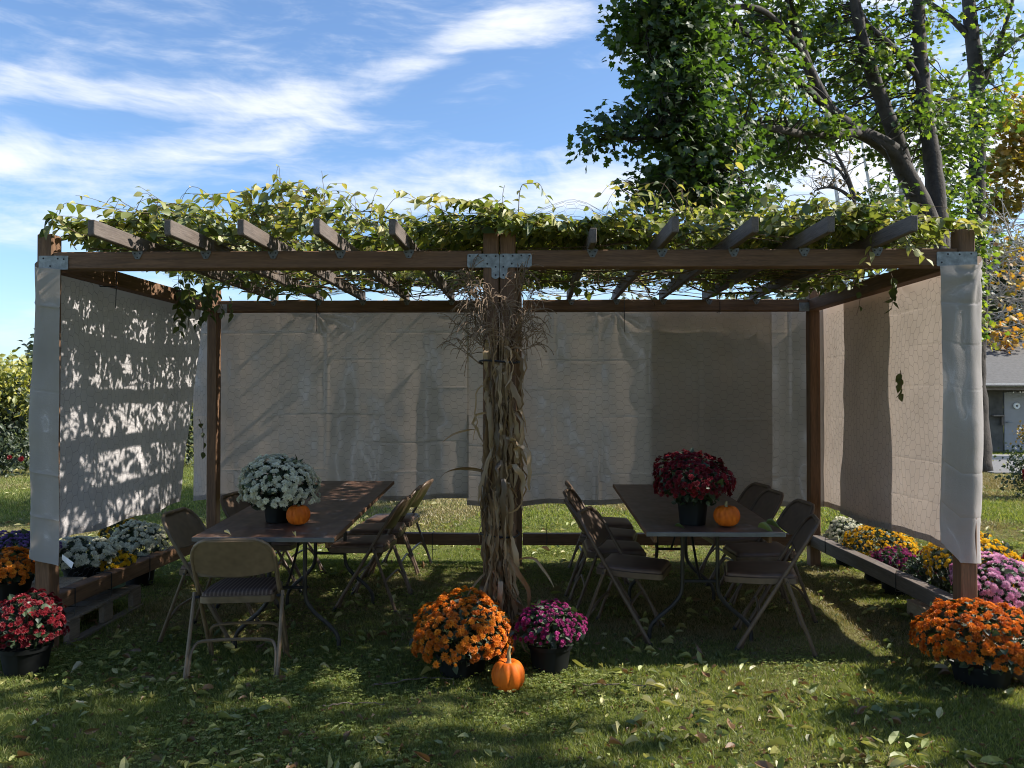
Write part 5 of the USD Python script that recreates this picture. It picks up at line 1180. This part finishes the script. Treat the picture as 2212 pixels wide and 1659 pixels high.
for x, y, h, lab in ((16.5, 29, 7.5, 'dark dense tree behind the shed'), (21, 28, 8.5, 'second dark tree behind the shed, farther right'), (11.2, 31, 6.5, 'dark tree between the maple and the shed')):
    small_tree('dark_tree', lab, x, y, h, [(x, y, h * .5, h * .38, h * .3, h * .45, 90, .5)], None, 'dark_tree', rg, .2, size=(.22, .38), per=26, spread=.42)

# hedge on the left: yellowing tops over dark bases
rg = np.random.default_rng(113)
for x, y, h, rx, lab in ((-10.6, 15.2, 2.25, 1.6, 'yellow-topped hedge bush at the left edge of the picture'), (-13.4, 15.6, 2.4, 1.7, 'hedge bush outside the picture, left of the yellow-topped one'), (-7.8, 16.2, 2.0, 1.3, 'hedge bush hidden mostly by the left cloth')):
    t = thing('hedge_bush', lab, 'bush', (x, y, 0))
    for k in range(7):
        a = rg.uniform(0, 2 * PI); obj('stem', tube(smooth_path([(x + .2 * math.cos(a), y + .2 * math.sin(a), -.05), (x + .5 * math.cos(a), y + .4 * math.sin(a), h * .4), (x + .9 * math.cos(a) * rx * .6, y + .5 * math.sin(a), h * .8)], 8), np.linspace(.04, .01, 8), 5, False), 'bark', t)
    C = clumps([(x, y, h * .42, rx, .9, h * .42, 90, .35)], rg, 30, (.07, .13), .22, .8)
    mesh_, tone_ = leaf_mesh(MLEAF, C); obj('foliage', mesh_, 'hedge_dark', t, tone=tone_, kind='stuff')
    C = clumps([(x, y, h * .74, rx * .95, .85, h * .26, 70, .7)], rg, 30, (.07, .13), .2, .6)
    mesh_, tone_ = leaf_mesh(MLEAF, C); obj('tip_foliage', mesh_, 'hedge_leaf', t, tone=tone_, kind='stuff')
x = atY(6, 988, 14.2)[0]
small_tree('shrub_tree', 'small brownish green tree rising behind the yellow-topped hedge', -12.6, 22, 3.1, [(-12.6, 22, 1.9, 1.7, 1.2, 1.1, 60, .6)], None, 'mixed_tree', rg, .09, size=(.14, .22), per=24)
small_tree('shrub_tree', 'thin bluish green tree top behind the hedge at the left edge', -14.6, 25, 3.6, [(-14.6, 25, 2.3, 1.3, 1.0, 1.2, 44, .3)], None, 'dark_tree', rg, .09, size=(.14, .22), per=24)
# dark red roses at the foot of the hedge
t = thing('flowering_shrub', 'low dark shrub with small red flowers in front of the hedge at the left edge', 'shrub', (x, 14.1, 0))
C = clumps([(x, 14.1, .42, .8, .35, .42, 34, .3)], rg, 26, (.06, .10), .15, .8); mesh_, tone_ = leaf_mesh(MLEAF, C); obj('foliage', mesh_, 'hedge_dark', t, tone=tone_, kind='stuff')
for k in range(7):
    p = np.array([[x + rg.uniform(-.1, .7), 13.72, rg.uniform(.2, .75)]]); obj('flower', stamp(BLOOMS[k % 6], frames(np.array([[0, -1, .4]]), np.array([[1, 0, 0.0]])), p, np.array([.05])), 'petal_red', t, tone=.8)
# small conifer shrub at the right edge
cx_ = atY(2206, 1000, 11.5)[0]
t = thing('shrub', 'small grey-green shrub with reddish tips at the right edge before the driveway', 'shrub', (cx_, 11.5, 0))
C = clumps([(cx_ + .15, 11.5, .45, .32, .3, .5, 40, .5)], rg, 26, (.03, .06), .09, 1.0); mesh_, tone_ = leaf_mesh(MLEAF, C); obj('foliage', mesh_, 'hedge_dark', t, tone=tone_, kind='stuff')
C = clumps([(cx_ + .1, 11.5, .92, .22, .2, .14, 9, .6)], rg, 16, (.03, .05), .07, 1.0); mesh_, tone_ = leaf_mesh(MLEAF, C); obj('tips', mesh_, 'rust_tree', t, tone=tone_, kind='stuff')
obj('stem', tube([(cx_ + .15, 11.5, -.05), (cx_ + .15, 11.5, .5)], [.03, .012], 6), 'bark', t)

# ------------------------------------------------------------------ shed
DS = 20.3
sh = thing('shed', 'dark low shed with grey shingle roof and pale door at the right edge', 'shed', (atY(2190, 977, DS)[0] + 3, DS + 2, 0))
x0 = atY(2100, 977, DS)[0] - 1.2; xd0 = atY(2172, 977, DS)[0]; ze = EYE + (HOR - 838) / FPX * DS
x1 = x0 + 9
obj('wall', join([bx(x0, xd0 - .05, DS, DS + .15, -.1, ze, .01), bx(xd0 + 1.05, x1, DS, DS + .15, -.1, ze, .01), bx(xd0 - .05, xd0 + 1.05, DS + .02, DS + .15, ze - .10, ze, .005), bx(x0, x0 + .15, DS + .152, DS + 4, -.1, ze, .01), bx(x1 - .15, x1, DS + .152, DS + 4, -.1, ze, .01)]), 'shed_wall', sh)
dr = obj('door', bx(xd0, xd0 + 1.0, DS + .04, DS + .09, .06, ze - .11, .006), 'door_white', sh)
obj('wreath', move(tri(trimesh.creation.torus(.055, .03, 20, 8)), (xd0 + .30, DS + .02, ze - .45), rotx(PI / 2)), 'white_disc', dr, 40)
obj('handle', tube([(xd0 + .06, DS + .04, .78), (xd0 + .06, DS - .02, .78), (xd0 + .15, DS - .02, .78)], .014, 6), 'galvanised', dr)
obj('sill', bx(xd0 - .03, xd0 + 1.03, DS - .06, DS + .1, -.02, .055, .006), 'door_white', sh)
obj('shelf', bx(xd0 - .34, xd0 - .06, DS - .10, DS - .002, .93, .965, .004), 'shed_trim', sh)
obj('bracket', bx(xd0 - .10, xd0 - .07, DS - .05, DS - .002, .70, .928, .003), 'shed_trim', sh)
# roof plane with shingle courses
pitch = math.radians(17)
rf = obj('roof', move(cbox(x1 - x0 + .8, 4.6, .08, .01), ((x0 + x1) / 2, DS - .35 + 2.2 * math.cos(pitch), ze + .10 + 2.2 * math.sin(pitch)), rotx(pitch)), 'shed_roof', sh)
rgs = np.random.default_rng(5)
for c in range(9):
    yy0 = -.05 + c * .48
    m_ = move(move(cbox(x1 - x0 + .82, .50, .016, .003), (0, yy0, .052), rotx(-.012)), ((x0 + x1) / 2, DS - .30, ze + .085), rotx(pitch))
    obj('shingle_course', m_, 'shed_roof', rf)
obj('fascia', bx(x0 - .4, x1 + .4, DS - .44, DS - .40, ze - .06, ze + .10, .005), 'shed_trim', sh)
obj('gutter', tube([(x0 - .4, DS - .49, ze + .06), (x1 + .4, DS - .49, ze + .06)], .045, 8), 'galvanised', sh)

# ------------------------------------------------------------------ fallen leaves, twigs
rg = np.random.default_rng(131)
FL = [ovate(.40, .40, -.10, .16), ovate(.34, .70, .30, -.14), ovate(.46, .30, -.35, .24), ovate(.28, .75, .45, .10)]
nL = 9500
y = 2.9 + (9.4 - 2.9) * rg.random(nL) ** 1.5; x = rg.uniform(-1, 1, nL) * (y * .68 + .4)
cl_ = meshkit.fbm(np.stack([x * 1.4, y * 1.4, 0 * x], -1), 3, 41); kp = cl_ + rg.normal(0, .12, nL) > .47
inside = (np.abs(x + .18) < 2.6) & (y > 4.6) & (y < 7.0); kp &= ~(inside & (rg.random(nL) < .55))
x, y = x[kp], y[kp]; n = len(x)
nn = rg.normal(0, .42, (n, 3)) + [0, 0, 1]; nn[rg.random(n) < .18] += rg.normal(0, .9, 3)
dd = np.stack([rg.normal(0, 1, n), rg.normal(0, 1, n), rg.normal(0, .22, n)], -1)
M = frames(nn, dd); sc = .024 + .062 * rg.random(n) ** 1.5; z = ground_z(x, y) + rg.uniform(.008, .032, n); tone = rg.beta(1.3, 1.35, n)
pos = np.stack([x, y, z], -1)
order = np.argsort(-sc / np.linalg.norm(pos - [0, 0, EYE], axis=1))
def leaf_words(tn): return 'brown' if tn < .19 else 'dull green' if tn < .4 else 'pale green' if tn < .65 else 'yellowish' if tn < .86 else 'whitish'
MARKS = [('striped-seat chair', -1.6, 4.1), ('big orange mum', -.375, 4.24), ('magenta mum', .095, 4.3), ('front pumpkin', -.12, 4.0), ('burnt orange mum', 2.3, 4.24), ('front left red mum', -2.73, 4.25), ('right table', .72, 4.84), ('left table', -1.12, 4.62), ('left-hand beige chair', -2.0, 4.9), ('rightmost chair', 1.5, 4.7)]
ORD = ['', 'second ', 'third ', 'fourth ', 'fifth ', 'sixth ', 'seventh ', 'eighth ', 'ninth ', 'tenth ']
count = {}
near = sorted(order[:280], key=lambda k: min(math.hypot(x[k] - a, y[k] - b) for _, a, b in MARKS))
for k in near:
    w = leaf_words(tone[k]); name_, a, b = min(MARKS, key=lambda q: math.hypot(x[k] - q[1], y[k] - q[2]))
    dx, dy = x[k] - a, y[k] - b
    side = ('to its right' if dx > 0 else 'to its left') if abs(dx) > abs(dy) else ('behind it' if dy > 0 else 'in front of it')
    q = count[(w, name_, side)] = count.get((w, name_, side), 0) + 1
    rank = f'{ORD[q - 1]}closest' if q <= 10 else 'farther'
    path = numbered('/World', 'fallen_leaf')
    b_ = pos[k]
    v, f = stamp(FL[k % 4], M[k:k + 1], np.zeros((1, 3)), sc[k:k + 1])
    mm = usdkit.mesh(stage, path, (v, f), LOOK['litter']); UsdGeom.Xformable(mm).AddTranslateOp().Set(Gf.Vec3d(*map(float, b_)))
    UsdGeom.PrimvarsAPI(mm).CreatePrimvar('tone', Sdf.ValueTypeNames.FloatArray, 'vertex').Set(Vt.FloatArray([float(tone[k])] * len(v)))
    custom(mm.GetPrim(), f'{w} fallen leaf {rank} to the {name_}, {side}' if q <= 10 else f'{w} fallen leaf {rank} from the {name_}, {side}', 'leaf', f'fallen leaves near the {name_}')
r = order[280:]; ms, tt = [], []
for j in range(4):
    q = r[r % 4 == j]; ms.append(stamp(FL[j], M[q], pos[q], sc[q])); tt.append(np.repeat(tone[q], len(FL[j][0])))
nb = 6000; yb = 2.9 + 6.0 * rg.random(nb) ** 1.4; xb = rg.uniform(-1, 1, nb) * (yb * .68 + .4)
ms.append(stamp(FL[1], frames(rg.normal(0, .5, (nb, 3)) + [0, 0, 1], rg.normal(0, 1, (nb, 3)) * [1, 1, .3]), np.stack([xb, yb, ground_z(xb, yb) + rg.uniform(.004, .026, nb)], -1), rg.uniform(.012, .030, nb))); tt.append(np.repeat(rg.uniform(0, .5, nb) ** 1.5, len(FL[1][0])))
nf = 1500; yf = rg.uniform(7.2, 22, nf); xf = rg.uniform(-1, 1, nf) * (yf * .7); q = meshkit.fbm(np.stack([xf * .6, yf * .6, 0 * xf], -1), 3, 43) > .47; xf, yf = xf[q], yf[q]; nf = len(xf)
ms.append(stamp(FL[0], frames(rg.normal(0, .4, (nf, 3)) + [0, 0, 1], rg.normal(0, 1, (nf, 3)) * [1, 1, .2]), np.stack([xf, yf, ground_z(xf, yf) + .04], -1), rg.uniform(.06, .11, nf))); tt.append(np.repeat(rg.beta(2, 1.3, nf), len(FL[0][0])))
obj('leaf_litter', join(ms), 'litter', tone=np.concatenate(tt), label='scattered small fallen leaves over the whole lawn', cat='leaf litter', kind='stuff')
# leaves lying on the tables
for x_, y_, f_, s_, tn_, lab in ((-1.66, 4.26, lt, .05, .98, 'whitish leaf scrap at the near left of the left table'), (-1.28, 4.24, lt, .05, .95, 'whitish leaf scrap on the near edge of the left table'), (1.26, 4.50, rt, .10, .45, 'large green leaf beside the pumpkin on the right table'), (1.33, 4.60, rt, .09, .3, 'green leaf on the right edge of the right table'), (.80, 4.52, rt, .06, .2, 'curled leaf before the pot on the right table')):
    a = rg.uniform(-1, 1); v, f = stamp(FL[3] if s_ > .08 else FL[1], frames(np.array([[.1, -.2, 1]]), np.array([[math.cos(a), math.sin(a), .05]])), np.array([[x_, y_, f_(x_, y_) + .012]]), np.array([s_]))
    obj('table_leaf', (v, f), 'litter', tone=tn_, label=lab, cat='leaf')
# twigs
for k, (pts, lab) in enumerate((([(-.80, 4.02), (-.66, 4.06), (-.55, 4.12), (-.42, 4.10), (-.40, 4.02)], 'crooked dry twig on the grass left of the front pumpkin'), ([(.22, 4.05), (.40, 4.06), (.62, 4.03)], 'straight dry twig on the grass right of the front pumpkin'), ([(-.98, 3.72), (-.86, 3.78), (-.70, 3.76)], 'short dry twig on the grass below the big orange mum'))):
    P = smooth_path([(a, b, gz0(a, b) + .035) for a, b in pts], 14)
    obj('twig', tube(P + rg.normal(0, .004, (14, 3)) - [0, 0, .012], np.linspace(.0045, .002, 14), 5), 'twig', label=lab, cat='twig')

# a tree outside the picture on the right: its crown dapples the grass in the foreground
rg = np.random.default_rng(151)
small_tree('shade_tree', 'leafy tree standing outside the picture to the right of the camera', 8.3, 3.0, 9.0, [(5.6, 3.9, 6.0, 1.8, .5, .7, 23, .5), (4.9, 4.4, 5.6, .9, .3, .5, 6, .5), (9.6, 3.4, 5.6, 1.6, .4, .8, 7, .5), (8.0, 2.2, 7.6, 2.0, 1.0, 1.1, 20, .5)], None, 'maple_green', rg, .2, tpl=MAPLE, size=(.12, .19), per=24, spread=.28)

# the far side of the garden, behind the camera: a row of tall trees
for k, (x, y, h, look, wh) in enumerate(((-22, -13, 13, 'mixed_tree', 'leftmost'), (-14, -15, 14, 'dark_tree', 'second from the left'), (-6, -14, 13.5, 'mixed_tree', 'third from the left'), (2, -15, 14.5, 'dark_tree', 'fourth from the left'), (10, -13, 14, 'mixed_tree', 'third from the right'), (17, -9, 13, 'dark_tree', 'second from the right'), (22, -2, 12, 'mixed_tree', 'rightmost'))):
    small_tree('garden_tree', f'tall tree behind the camera, {wh} of the row', x, y, h, [(x, y, h * .56, h * .36, h * .28, h * .44, 60, .5)], None, look, rg, .3, size=(.5, .9), per=22, spread=.8, group='trees behind the camera')
small_tree('shade_tree', 'young tree outside the picture at the right, beside the taller one', 7.4, 3.95, 5.0, [(6.55, 4.0, 4.0, .5, .14, .2, 26, .5), (7.4, 3.75, 4.3, .6, .12, .2, 22, .5)], None, 'maple_green', rg, .05, tpl=MAPLE, size=(.09, .14), per=16, spread=.10)
